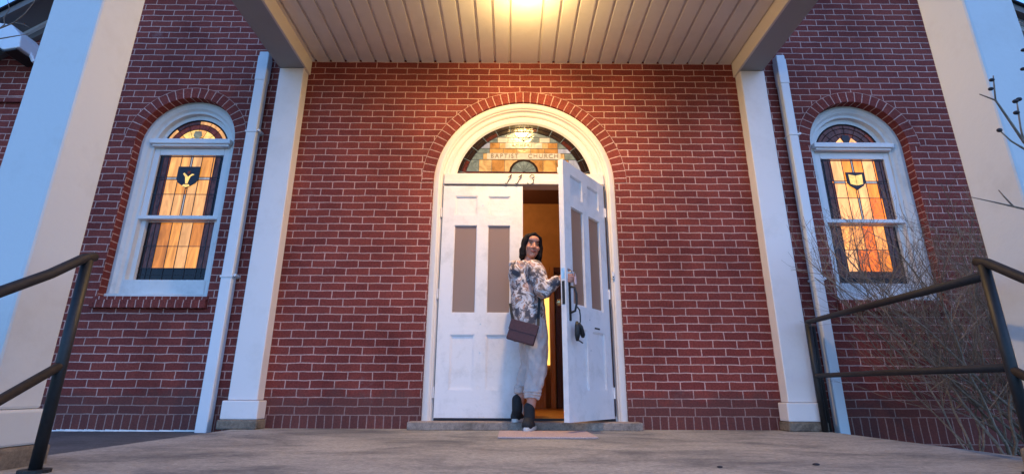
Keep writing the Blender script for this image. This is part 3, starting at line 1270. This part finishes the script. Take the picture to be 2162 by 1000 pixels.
one_box('wainscot', M['oak'], church, -.2, .47, 2.50, 2.58, .08, 1.30)
mb = MB()
mb.box(.535, .598, 2.48, 2.58, .08, 1.93)
mb.build('inner_casing', M['oak'], church)
mb = MB()
mb.box(.472, .533, 2.56, 2.575, .62, 1.55)
mb.build('lit_gap', M['room_light'], church)
vl = bpy.data.lights.new('vestibule_lamp', 'POINT')
vl.energy = 6
vl.color = (1.0, .62, .28)
vl.shadow_soft_size = .12
vo = bpy.data.objects.new('vestibule_lamp', vl)
C.objects.link(vo)
vo.location = (-.3, 1.5, 2.6)

# ------------------------------------------------------------------ porch lamp
lamp = thing('porch_lamp', 'lit round ceiling lamp glowing yellow on the porch ceiling', 'lamp')
lamp.location = (.135, -1.03, 3.42)
mb = MB()
mb.lathe([(.085, -.0), (.09, -.012), (.075, -.03), (.055, -.034)], 0, 0, 32)
mb.build('lamp_base', M['white'], lamp)
mb = MB()
mb.lathe([(.05, -.035), (.072, -.05), (.082, -.075), (.07, -.105), (.04, -.125), (.01, -.13)], 0, 0, 32)
mb.build('lamp_globe', M['bulb'], lamp, smooth=True)
pl = bpy.data.lights.new('porch_lamp_light', 'POINT')
pl.energy = 7
pl.color = (1.0, .66, .24)
pl.shadow_soft_size = .09
po = bpy.data.objects.new('porch_lamp_light', pl)
C.objects.link(po)
po.parent = lamp
po.location = (0, 0, -.20)
al = bpy.data.lights.new('porch_lamp_downlight', 'AREA')
al.shape = 'DISK'
al.size = .16
al.energy = 12
al.color = (1.0, .62, .23)
ao = bpy.data.objects.new('porch_lamp_downlight', al)
C.objects.link(ao)
ao.parent = lamp
ao.location = (0, 0, -.15)

# ------------------------------------------------------------------ railings
RR = .0195


def railing(label, px, side):
    t = thing('handrail', label, 'railing', 'pipe handrails of the porch steps')
    yb, zt = -2.30, .805
    mb = MB()
    mb.tube([(px, yb, -.002), (px, yb, zt)], RR * 1.05, 14)
    mb.build('post', M['black_metal'], t, smooth=True)
    mb = MB()
    mb.tube([(px, yb, 0), (px, yb, .012)], .05, 16)
    mb.build('base_flange', M['black_metal'], t)
    s = math.tan(rad(31))
    L = 1.55
    mb = MB()
    mb.tube([(px, yb + .028, zt + .022), (px, yb - .02, zt + .004), (px, yb - .15, zt - .15 * s), (px, yb - L, zt - L * s)], RR, 14)
    mb.build('top_rail', M['rail_metal'], t, smooth=True)
    mb = MB()
    zm = .385
    mb.tube([(px, yb, zm), (px, yb - L, zm - L * s)], RR * .9, 14)
    mb.build('lower_rail', M['rail_metal'], t, smooth=True)
    mb = MB()
    mb.tube([(px, yb - L, -1.02), (px, yb - L, zt - L * s)], RR, 14)
    mb.build('post', M['black_metal'], t, smooth=True)
    return t


railing('dark pipe handrail at the left of the steps beside the left column', DCX - 1.872, 0)
rr_ = railing('dark pipe handrail at the right of the steps with side rails back to the wall', DCX + 1.850, 1)
px = DCX + 1.850
mb = MB()
mb.tube([(2.445, -.17, 0), (2.445, -.17, .845)], .023, 12)
mb.build('post', M['black_metal'], rr_, smooth=True)
mb = MB()
mb.tube([(2.50, -.13, 0), (2.50, -.13, .82)], .02, 12)
mb.build('post', M['rail_metal'], rr_, smooth=True)
mb = MB()
mb.tube([(px, -2.30, .760), (2.2, -1.2, .80), (2.445, -.17, .845)], .020, 12)
mb.build('top_rail', M['rail_metal'], rr_, smooth=True)
mb = MB()
mb.tube([(px, -2.30, .392), (2.445, -.17, .42)], .017, 12)
mb.build('lower_rail', M['rail_metal'], rr_, smooth=True)

# ------------------------------------------------------------------ small things
mt = MB()
mt.box(-.075, .575, -.85, -.30, .001, .012)
tag(mt.build('door_mat', M['mat'], bevel=.004), 'flat pale pink door mat lying on the concrete under the feet', 'mat')

for k, (sx_, sy_, sr) in enumerate(((1.30, -2.02, .009), (.86, -2.10, .007))):
    pb = MB()
    pb.ball((sx_, sy_, sr * .45), (sr * 1.8, sr, sr * .6), n=9, m=6)
    tag(pb.build('pebble', M['gap_pebble']), ('larger dark pebble on the concrete nearer the right column', 'smaller dark pebble on the concrete right of the door mat')[k], 'pebble', 'dark pebbles on the porch slab')

# doorbell on the right casing
db = thing('doorbell', 'small beige doorbell button on the right side of the door casing', 'doorbell')
mb = MB()
mb.box(.893, .913, -.002, .012, 1.235, 1.30)
mb.build('plate', M['white'], db, bevel=.002)
mb = MB()
mb.tube([(.903, -.001, 1.25), (.903, -.007, 1.25)], .006, 10)
mb.build('button', M['black_metal'], db)

# cable lock hanging from the pull
lk = thing('cable_lock', 'black cable lock hanging from the pull handle of the open door', 'lock')
mb = MB()
mb.tube([(.685, -.06, .93), (.645, -.065, .90), (.64, -.068, .85), (.642, -.068, .79), (.66, -.065, .75)], .006, 8)
mb.build('cable', M['black_metal'], lk, smooth=True)
mb = MB()
mb.tube([(.672, -.05, .79), (.678, -.055, .75), (.68, -.055, .66), (.675, -.05, .61)], [.012, .022, .024, .012], 10)
mb.tube([(.66, -.06, .775), (.635, -.065, .74), (.60, -.065, .67), (.60, -.065, .645)], [.012, .022, .022, .012], 10)
mb.build('lock_body', M['black_metal'], lk, smooth=True)
mb = MB()
mb.tube([(.672, -.05, .625), (.60, -.06, .598)], .006, 8)
mb.build('shackle', M['black_metal'], lk)
lk.matrix_world = mw @ Matrix.Translation((.10, -.01, .16)) @ Matrix.Diagonal((.86, .86, .80, 1))

# keys in the lock
ky = thing('key_bunch', 'bunch of keys with pale pink fob hanging from the lock of the open door', 'keys')
mb = MB()
mb.tube([(.685, -.022, 1.165), (.685, -.05, 1.165)], .004, 6)
mb.tube([(.685 + .014 * math.cos(a), -.05, 1.148 + .016 * math.sin(a)) for a in [math.pi * q / 6 for q in range(13)]], .002, 5)
mb.build('key', M['steel'], ky)
mb = MB()
mb.prism([(.665, 1.075), (.69, 1.07), (.695, 1.13), (.672, 1.135)], -.058, -.050)
mb.build('fob', plain('pink_plastic', (.75, .50, .48), .5), ky, bevel=.003)
ky.matrix_world = mw

# floodlight / junction box high on the left wall
FLX = -.055
fl = thing('floodlight', 'white boxy floodlight mounted high on the brick wall left of the column', 'floodlight')
mb = MB()
mb.prism([(-4.93, 3.46), (-4.66, 3.30), (-4.52, 3.33), (-4.54, 3.46), (-4.66, 3.58), (-4.93, 3.62)], -.32, -.06)
mb.build('housing', M['spout'], fl, bevel=.01)
mb = MB()
mb.prism([(-4.90, 3.43), (-4.66, 3.285), (-4.55, 3.31), (-4.56, 3.335), (-4.66, 3.315), (-4.90, 3.462)], -.31, -.07)
mb.build('lens', M['black_metal'], fl)
mb = MB()
mb.tube([(-4.55, -.2, 3.38), (-4.50, -.18, 3.28), (-4.50, -.01, 3.25)], .018, 8)
mb.build('bracket', M['spout'], fl)
fl.location.x = FLX


# ------------------------------------------------------------------ bare shrub and trees
def grow(mb, p, d, L, r, depth, rnd, gravity=.0, spread=.6, nkid=(2, 4), curl=.25, rmin=.0011, n=4, limit=None, tips=None):
    pts, rs = [p.copy()], [r]
    steps = max(3, int(L / .07))
    q = p.copy()
    dd = d.normalized()
    for i in range(steps):
        dd = (dd + Vector((rnd.uniform(-1, 1), rnd.uniform(-1, 1), rnd.uniform(-1, 1))) * curl * .35 + Vector((0, 0, gravity))).normalized()
        q = q + dd * (L / steps)
        if limit and not limit(q):
            break
        pts.append(q.copy())
        rs.append(max(rmin, r * (1 - .6 * (i + 1) / steps)))
    if len(pts) < 2:
        return
    mb.tube(pts, rs, n, 0, False)
    if tips is not None and depth == 0:
        tips.append((pts[-1], dd))
    if depth <= 0:
        return
    k = rnd.randint(*nkid)
    for _ in range(k):
        i = rnd.randint(max(1, len(pts) // 4), len(pts) - 1)
        nd = (dd + Vector((rnd.uniform(-1, 1), rnd.uniform(-1, 1), rnd.uniform(-.6, 1))) * spread).normalized()
        grow(mb, pts[i], nd, L * rnd.uniform(.45, .75), rs[i] * .65, depth - 1, rnd, gravity, spread, nkid, curl, rmin, n, limit, tips)


bush = thing('bare_shrub', 'leafless brown shrub of thin tangled twigs below the right window', 'shrub')
rnd = random.Random(11)
lim = lambda q: q.y < -.03 and q.x > 2.15 and (q.y > -1.75) and q.z < 1.62
sm1, sm2 = MB(), MB()
for i in range(34):
    base = Vector((rnd.choice((3.0, 3.25, 3.45, 3.7)) + rnd.uniform(-.12, .12), rnd.uniform(-.95, -.55), -.32))
    tgt = Vector((rnd.uniform(2.5, 4.2), rnd.uniform(-1.3, -.15), rnd.uniform(.7, 1.35)))
    if i % 5 == 0:
        tgt = Vector((rnd.uniform(2.35, 2.7), rnd.uniform(-.9, -.3), rnd.uniform(1.0, 1.35)))
    d = tgt - base
    pts, rs = [base], [.006 + .007 * rnd.random() ** 2]
    r00 = rs[0]
    q = base.copy()
    m_ = 12
    bow = Vector((rnd.uniform(-.1, .1), rnd.uniform(-.1, .1), 0))
    for k in range(1, m_ + 1):
        t = k / m_
        q = base + d * t + bow * math.sin(math.pi * t) + Vector((rnd.uniform(-1, 1), rnd.uniform(-1, 1), rnd.uniform(-1, 1))) * .012
        pts.append(q)
        rs.append(r00 * (1 - .75 * t) + .001)
    sm1.tube(pts, rs, 5, 0, False)
    for k in range(17):
        j = rnd.randint(4, m_)
        nd = (d.normalized() * .6 + Vector((rnd.uniform(-1, 1), rnd.uniform(-1, .7), rnd.uniform(-.3, .9)))).normalized()
        grow(sm2, pts[j], nd, rnd.uniform(.18, .5), .0030, 2, rnd, .02, .8, (2, 4), .35, .0009, 3, lim)
bark = plain('twig_bark', (.20, .145, .105), .8, 0, 50, .4)
sm1.build('stem', bark, bush, smooth=True)
sm2.build('twig', bark, bush)

# rightmost tree: trunk stands outside the picture, thin budded twigs reach in
tr = thing('bare_tree', 'bare tree twigs with dark buds crossing the right column', 'tree')
rnd = random.Random(4)
mb = MB()
T0 = Vector((4.6, -2.9, -.9))
mb.tube([T0, T0 + Vector((.05, 0, 1.2)), T0 + Vector((-.02, .05, 2.4)), T0 + Vector((.1, .1, 4.2))], [.08, .065, .05, .02], 10)
mb.build('trunk', bark, tr, smooth=True)


def px2(x, y, yy):
    """where a known sight line meets the vertical plane y=yy (used once, to read positions off the photo)"""
    r = fw + rt * ((x - 1081) / F_PX) - up * ((y - 500) / F_PX)
    t = (yy + 4.35) / r.y
    return Vector((0, -4.35, .297)) + r * t


bud = plain('bud', (.02, .015, .02), .6)
tw = MB()
bd = tw
Y = -2.62
A = px2(2300, 420, Y)
tw.tube([T0 + Vector((-.01, .04, 2.2)), A.lerp(T0 + Vector((-.01, .04, 2.2)), .4) + Vector((0, 0, -.03)), A, px2(2162, 300, Y), px2(2102, 212, Y), px2(2068, 199, Y)], [.012, .010, .007, .005, .0035, .002], 6)
tw.tube([px2(2102, 212, Y), px2(2099, 180, Y), px2(2097, 160, Y)], [.003, .0028, .002], 5)
for p in ((2094, 169), (2092, 188)):
    bd.ball(px2(*p, Y), (.010, .008, .007), 1)
tw.tube([px2(2162, 300, Y), px2(2155, 270, Y), px2(2150, 235, Y), px2(2147, 215, Y)], [.004, .003, .003, .002], 5)
for p in ((2144, 214), (2151, 210), (2146, 238)):
    bd.ball(px2(*p, Y), (.011, .009, .008), 1)
B = px2(2320, 420, Y)
tw.tube([A, px2(2162, 314, Y), px2(2135, 298, Y), px2(2111, 276, Y)], [.006, .004, .003, .002], 5)
bd.ball(px2(2110, 275, Y), (.010, .008, .008), 1)
tw.tube([T0 + Vector((-.01, .04, 2.0)), px2(2260, 480, Y), px2(2162, 441, Y), px2(2110, 429, Y), px2(2050, 416, Y)], [.010, .006, .0042, .003, .0015], 6)
tw.tube([px2(2140, 436, Y), px2(2120, 415, Y), px2(2108, 401, Y)], [.003, .0025, .0015], 5)
tw.tube([px2(2240, 200, Y), px2(2170, 145, Y), px2(2160, 148, Y)], [.004, .003, .002], 5)
tw.tube([T0 + Vector((-.01, .07, 3.3)), px2(2240, 200, Y)], [.008, .004], 5)
bd.ball(px2(2160, 146, Y), (.010, .008, .007), 1)
bd.ball(px2(2161, 106, Y), (.010, .008, .007), 1)
tw.tube([px2(2240, 200, Y), px2(2161, 106, Y)], [.004, .002], 5)
for k in range(14):
    grow(tw, T0 + Vector((0, .05, rnd.uniform(2.2, 4))), Vector((rnd.uniform(.2, 1), rnd.uniform(-1, 1), rnd.uniform(.1, .9))), .7, .012, 2, rnd, .02, .6)
tw.build('branch', [bark, bud], tr, smooth=True)

# leftmost tree: twigs in front of the floodlight
tl = thing('bare_tree', 'bare tree twigs in front of the floodlight at upper left', 'tree')
T1 = Vector((-6.2, -1.0, -.5))
mb = MB()
mb.tube([T1, T1 + Vector((.05, 0, 1.6)), T1 + Vector((-.05, .05, 3.2)), T1 + Vector((.1, .1, 5.0))], [.09, .075, .055, .02], 10)
mb.build('trunk', bark, tl, smooth=True)
tw = MB()
Y = -.95
S0 = T1 + Vector((-.05, .05, 3.2))
tw.tube([S0, px2(-60, 95, Y), px2(0, 60, Y), px2(30, 48, Y), px2(52, 30, Y), px2(70, 8, Y), px2(84, -20, Y)], [.02, .008, .006, .005, .004, .003, .002], 5)
tw.tube([S0, px2(-50, 110, Y), px2(0, 82, Y), px2(35, 76, Y), px2(60, 72, Y)], [.02, .006, .005, .004, .002], 5)
tw.tube([px2(0, 60, Y), px2(10, 52, Y), px2(8, 38, Y), px2(20, 20, Y), px2(16, 0, Y)], [.005, .004, .003, .003, .002], 5)
tw.tube([px2(30, 48, Y), px2(50, 52, Y), px2(64, 60, Y)], [.004, .003, .0015], 5)
for k in range(14):
    grow(tw, T1 + Vector((0, .03, rnd.uniform(2.6, 4.6))), Vector((rnd.uniform(-1, .6), rnd.uniform(-1, .4), rnd.uniform(.3, .9))), .7, .012, 2, rnd, .02, .6)
tw.build('branch', bark, tl, smooth=True)


# ------------------------------------------------------------------ the person at the door
def remesh(mb, name, material, voxel, parent, smooth_it=6, shade=True, wrinkle=0.0, wscale=12.0, post=None):
    o = mb.build(name, material)
    rm = o.modifiers.new('r', 'REMESH')
    rm.mode = 'VOXEL'
    rm.voxel_size = voxel
    sm = o.modifiers.new('s', 'SMOOTH')
    sm.iterations = smooth_it
    sm.factor = .5
    dg = bpy.context.evaluated_depsgraph_get()
    me = bpy.data.meshes.new_from_object(o.evaluated_get(dg))
    o.modifiers.clear()
    o.data = me
    me.materials.clear()
    for m_ in (material if isinstance(material, (list, tuple)) else [material]):
        me.materials.append(m_)
    if wrinkle:
        nrm = [v.normal.copy() for v in me.vertices]
        for v, n_ in zip(me.vertices, nrm):
            a = noise.noise(Vector((v.co.x * wscale, v.co.y * wscale, v.co.z * wscale * .55)))
            b_ = noise.noise(Vector((v.co.x * wscale * 2.5 + 7, v.co.y * wscale * 2.5, v.co.z * wscale * 1.2)))
            v.co += n_ * wrinkle * (a + .5 * b_)
    if post:
        post(me)
    for p in me.polygons:
        p.use_smooth = shade
    o.parent = parent
    return o


def cap(mb, p0, p1, r0_, r1_, n=14):
    p0, p1 = Vector(p0), Vector(p1)
    pts = [p0.lerp(p1, t) for t in (0, .25, .5, .75, 1)]
    mb.tube(pts, [r0_ + (r1_ - r0_) * t for t in (0, .25, .5, .75, 1)], n)
    mb.ball(p0, r0_ * .995, n=n, m=10)
    mb.ball(p1, r1_ * .995, n=n, m=10)


skin_m, t_, b_ = mat('skin')
b_.inputs['Base Color'].default_value = (.50, .22, .15, 1)
b_.inputs['Roughness'].default_value = .5
b_.inputs['Subsurface Weight'].default_value = .1
b_.inputs['Subsurface Radius'].default_value = (.02, .008, .004)
lip_m = plain('lips', (.30, .07, .07), .4)
hair_m = plain('hair', (.010, .005, .005), .7, 0, 90, .6, .5)
hair_m.node_tree.nodes['Principled BSDF'].inputs['Specular IOR Level'].default_value = .2
black_cloth = plain('black_knit', (.012, .012, .014), .8)
sole_m = plain('sole', (.6, .58, .55), .6)
eye_m = plain('eye', (.02, .012, .01), .2)

camo, t_, b_ = mat('camouflage_cloth')
tc = N(t_, 'ShaderNodeTexCoord')
nz = N(t_, 'ShaderNodeTexNoise', Scale=9.0, Detail=4.0, Roughness=.6, Distortion=.9)
t_.links.new(tc.outputs['Object'], nz.inputs['Vector'])
rp = ramp(t_, [(0, (.07, .06, .07)), (.41, (.22, .155, .13)), (.45, (.50, .40, .36)), (.49, (.66, .59, .58)), (.56, (.36, .20, .14)), (.61, (.60, .38, .32)), (1, (.60, .52, .50))], 'CONSTANT')
t_.links.new(nz.outputs[0], rp.inputs[0])
nz2 = N(t_, 'ShaderNodeTexNoise', Scale=14.0, Detail=5.0, Roughness=.7, Distortion=.8)
t_.links.new(tc.outputs['Object'], nz2.inputs['Vector'])
rp2 = ramp(t_, [(0, (0, 0, 0)), (.55, (0, 0, 0)), (.555, (.9, .9, .9)), (1, (.9, .9, .9))], 'CONSTANT')
t_.links.new(nz2.outputs[0], rp2.inputs[0])
cc = mixc(t_, rp2.outputs[0], rp.outputs[0], (.07, .06, .075))
t_.links.new(cc, b_.inputs['Base Color'])
b_.inputs['Roughness'].default_value = .75
grey_cloth = plain('grey_trouser_cloth', (.52, .43, .40), .9, 0, 25, .12, .3)
bag_m = plain('maroon_leather', (.060, .016, .018), .6, 0, 60, .25, .15)

person = thing('person', 'person in camouflage jacket and cropped grey trousers pulling the door open, looking back', 'person')

RS = Vector((.195, -.375, 1.235))
RE = Vector((.262, -.430, 1.045))
RW = Vector((.372, -.468, 1.120))
LS = Vector((.045, -.135, 1.235))
LE = Vector((.13, -.06, 1.00))
LW = Vector((.20, -.04, .84))
PEL = Vector((.135, -.255, .80))
CH = Vector((.12, -.255, 1.13))
RH, RK, RA = Vector((.200, -.30, .79)), Vector((.205, -.285, .47)), Vector((.150, -.305, .10))
LH, LK, LA = Vector((.145, -.19, .79)), Vector((.165, -.125, .50)), Vector((.062, -.150, .155))
HD = Vector((.178, -.270, 1.445))
hrot = Matrix.Rotation(rad(6), 3, 'Y') @ Matrix.Rotation(rad(14), 3, 'Z')

# body: one continuous surface
bm_ = MB()
cap(bm_, PEL, CH, .105, .10)
cap(bm_, CH, CH + Vector((.01, 0, .1)), .09, .075)
cap(bm_, RS, LS, .055, .055)
cap(bm_, CH + Vector((.015, 0, .12)), HD + Vector((-.01, .01, -.06)), .045, .043)
cap(bm_, RS, RE, .045, .036)
cap(bm_, RE, RW, .034, .023)
cap(bm_, LS, LE, .045, .036)
cap(bm_, LE, LW, .034, .023)
for H_, K_, A_ in ((RH, RK, RA), (LH, LK, LA)):
    cap(bm_, H_, K_, .068, .045)
    cap(bm_, K_, K_.lerp(A_, .35), .045, .044)
    cap(bm_, K_.lerp(A_, .35), A_, .044, .030)


def loc(x, y, z):        # head space: -y is the face
    return HD + hrot @ Vector((x, y, z))


bm_.ball(loc(0, .018, .018), (.071, .086, .088), n=20, m=14, rot=hrot)
bm_.ball(loc(0, -.018, -.028), (.058, .062, .080), n=20, m=14, rot=hrot)
bm_.ball(loc(0, -.052, -.088), (.024, .022, .019), rot=hrot)
bm_.ball(loc(0, -.058, .045), (.046, .028, .034), rot=hrot)
for s in (-1, 1):
    bm_.ball(loc(s * .033, -.058, -.026), (.023, .021, .022), rot=hrot)
    bm_.ball(loc(s * .071, .012, -.008), (.008, .017, .028), rot=hrot)
cap(bm_, loc(0, -.076, .012), loc(0, -.092, -.026), .008, .0125)
for s in (-1, 1):
    bm_.ball(loc(s * .011, -.084, -.030), (.008, .009, .007), rot=hrot)
# hands
def hand(W, fwd, down, palm_n, curl, flip=1):
    fwd, down = fwd.normalized(), down.normalized()
    c = W + fwd * .045
    for k in range(4):
        off = down * (-.027 + .018 * k)
        b0 = W + fwd * .03 + off * .6
        b1 = W + fwd * .082 + off
        cap(bm_, W, b1, .016, .0115, 8)
        L = (.030, .034, .032, .025)[k]
        p = b1
        d = fwd
        for q in range(3):
            d = (d * math.cos(curl) + palm_n * math.sin(curl)).normalized()
            p2 = p + d * L * (1, .75, .6)[q]
            cap(bm_, p, p2, .0088 - .0008 * q, .0080 - .0008 * q, 8)
            p = p2
    th0 = W + fwd * .02 - down * .018
    th1 = th0 + (fwd * .5 - down * .75 + palm_n * .3).normalized() * .038
    th2 = th1 + (fwd * .8 + palm_n * .5 - down * .1).normalized() * .030
    cap(bm_, th0, th1, .014, .0105, 8)
    cap(bm_, th1, th2, .0105, .0085, 8)


hand(RW, Vector((.42, -.42, .02)), Vector((-.1, .05, -1)), Vector((.75, .55, 0)), rad(38))
hand(LW, Vector((.3, .1, -.9)), Vector((.8, .3, 0)), Vector((0, -.6, 0)), rad(18))
body = remesh(bm_, 'body', skin_m, .0045, person, 4)

# face details
for s in (-1, 1):
    fm = MB()
    fm.ball(loc(s * .029, -.0755, .006), (.0125, .006, .0050), rot=hrot)
    fm.build('eye', eye_m, person, smooth=True)
    fm = MB()
    fm.tube([loc(s * .016, -.083, .024), loc(s * .03, -.082, .029), loc(s * .046, -.071, .024)], [.0020, .0024, .0015], 6)
    fm.build('eyebrow', hair_m, person)
fm = MB()
fm.tube([loc(-.024, -.070, -.052), loc(-.012, -.080, -.058), loc(0, -.083, -.059), loc(.012, -.080, -.058), loc(.024, -.070, -.052)], [.0025, .006, .007, .006, .0025], 8)
fm.build('mouth', lip_m, person, smooth=True)

# hair: cap, parted curtains and long lengths down both sides
hm = MB()
hm.ball(loc(0, .030, .030), (.086, .090, .093), n=20, m=14, rot=hrot)
hm.ball(loc(0, .045, -.03), (.082, .072, .10), n=20, m=14, rot=hrot)
for s in (-1, 1):
    cap(hm, loc(0, -.052, .098), loc(s * .050, -.045, .068), .016, .020)
    cap(hm, loc(s * .050, -.045, .068), loc(s * .074, -.020, -.005), .019, .022)
    cap(hm, loc(s * .074, -.020, -.005), loc(s * .072, -.012, -.085), .022, .024)
cap(hm, loc(-.07, .0, -.04), loc(-.070, .012, -.095), .032, .026)
cap(hm, loc(-.03, .05, -.05), loc(-.03, .05, -.13), .05, .04)
cap(hm, loc(.068, .0, -.08), loc(.085, -.01, -.17), .024, .022)
cap(hm, loc(.085, -.01, -.17), loc(.115, .0, -.28), .022, .012)
hair = remesh(hm, 'hair', hair_m, .006, person, 3, wrinkle=.004, wscale=38)

# jacket
jm = MB()
cap(jm, Vector((.155, -.262, .78)), Vector((.140, -.26, .95)), .140, .136)
cap(jm, Vector((.140, -.26, .95)), Vector((.122, -.262, 1.14)), .136, .124)
cap(jm, Vector((.118, -.262, 1.14)), Vector((.125, -.262, 1.22)), .115, .085)
cap(jm, RS + Vector((-.02, .02, -.01)), LS + Vector((.01, 0, -.01)), .066, .062)
cap(jm, RS, RE, .076, .070)
cap(jm, RE, RW + (RE - RW).normalized() * .015, .064, .042)
cap(jm, RE + Vector((-.012, .0, -.01)), RE + Vector((.01, 0, -.004)), .055, .052)
cap(jm, LS, LE, .064, .055)
cap(jm, LE, LW + (LE - LW).normalized() * .02, .054, .036)
jm.box(.03, .262, -.36, -.17, .675, .72)
# hood folded on the back and collar
jm.ball(Vector((.078, -.265, 1.275)), (.092, .105, .046), n=18, m=12, rot=Matrix.Rotation(rad(14), 3, 'Y'))
jm.ball(Vector((.052, -.300, 1.225)), (.066, .090, .068), n=18, m=12)
cap(jm, Vector((.10, -.335, 1.285)), Vector((.20, -.33, 1.265)), .028, .030)
jacket = remesh(jm, 'jacket', camo, .007, person, 4, wrinkle=.011, wscale=13)

# trousers
tm = MB()
cap(tm, PEL + Vector((.0, 0, -.02)), PEL + Vector((0, 0, .08)), .122, .11)
for H_, K_, A_, hem in ((RH, RK, RA, .235), (LH, LK, LA, .275)):
    a = K_.lerp(A_, (K_.z - hem) / (K_.z - A_.z))
    kk = 1.0 if hem < .25 else .88
    tm.tube([H_ + Vector((0, 0, .02)), H_.lerp(K_, .5), K_, K_.lerp(a, .5), a], [.096, .088 * kk, .074 * kk, .070 * kk, .058 * kk], 18)
    for q_ in range(3):
        tm.ball(a + Vector((.004 * q_, -.004 * q_, .012 + .022 * q_)), (.064 * kk + .004 * q_, .064 * kk + .004 * q_, .012))
    tm.ball(H_, .098)
trousers = remesh(tm, 'trousers', grey_cloth, .006, person, 2, wrinkle=.020, wscale=13)

# socks and shoes


def shoe(A_, heel, toe, floor):
    s_ = MB()
    cap(s_, A_ + Vector((0, 0, .072)), A_, .043, .043)
    remesh(s_, 'sock', black_cloth, .006, person, 2)
    s_ = MB()
    h_, t2 = Vector(heel), Vector(toe)
    mid = h_.lerp(t2, .5)
    cap(s_, h_ + Vector((0, 0, .042)), mid + Vector((0, 0, .040)), .042, .043)
    cap(s_, mid + Vector((0, 0, .040)), t2 + Vector((0, 0, .032)), .043, .030)
    cap(s_, h_ + Vector((.0, .01, .045)), A_ + Vector((0, 0, -.005)), .038, .041)
    remesh(s_, 'shoe', black_cloth, .006, person, 2)
    s_ = MB()
    u = (t2 - h_).normalized()
    v = Vector((-u.y, u.x, 0))
    pts = []
    for k in range(20):
        a = 2 * math.pi * k / 20
        L = (t2 - h_).length / 2 + .042
        wv = .043 + .005 * math.cos(a)
        p = h_.lerp(t2, .5) + u * (L * math.cos(a)) + v * (wv * math.copysign(abs(math.sin(a)) ** .7, math.sin(a)))
        pts.append(p)
    s_.poly([(p.x, p.y, floor + .026) for p in pts])
    s_.poly([(p.x, p.y, floor + .001) for p in reversed(pts)])
    for k in range(20):
        a, b = pts[k], pts[(k + 1) % 20]
        s_.poly([(a.x, a.y, floor + .001), (b.x, b.y, floor + .001), (b.x, b.y, floor + .026), (a.x, a.y, floor + .026)])
    s_.build('sole', sole_m, person)


shoe(RA, (.132, -.345, .012), (.172, -.185, .012), .012)
shoe(LA, (.050, -.118, .060), (.088, .0, .060), .060)

# cross-body bag
bag = thing('shoulder_bag', 'flat dark maroon shoulder bag hanging at the hip of the person', 'bag')
bmx = Matrix.Translation((.098, -.415, .722)) @ Matrix.Rotation(rad(-18), 4, 'Z') @ Matrix.Rotation(rad(16), 4, 'Y') @ Matrix.Rotation(rad(-6), 4, 'X')
mb = MB()
mb.box(-.112, .112, -.016, .016, -.078, .078)
o = mb.build('pouch', bag_m, bag, bevel=.008)
mb = MB()
mb.box(-.114, .114, -.019, -.0165, .0, .080)
o2 = mb.build('flap', bag_m, bag, bevel=.002)
for q in (o, o2):
    q.data.transform(bmx)
mb = MB()


def strap(pts, wd=.011):
    for a, b in zip(pts, pts[1:]):
        a, b = Vector(a), Vector(b)
        d = (b - a).normalized()
        n_ = Vector((-.2, -1, 0)).normalized()
        s_ = d.cross(n_).normalized() * wd
        e_ = n_ * .0015
        v = [a - s_ + e_, a + s_ + e_, b + s_ + e_, b - s_ + e_]
        mb.poly(v)
        mb.poly([q - e_ * 2 for q in reversed(v)])


pA = bmx @ Vector((.105, 0, .078))
pB = bmx @ Vector((-.105, 0, .078))
strap([pA, (.222, -.402, .86), (.232, -.408, .98), (.205, -.425, 1.10), (.175, -.43, 1.22)])
mb.build('strap', black_cloth, bag)
mb = MB()
strap([pB, (.012, -.37, .88), (.004, -.34, .96)])
mb.build('strap', black_cloth, bag)
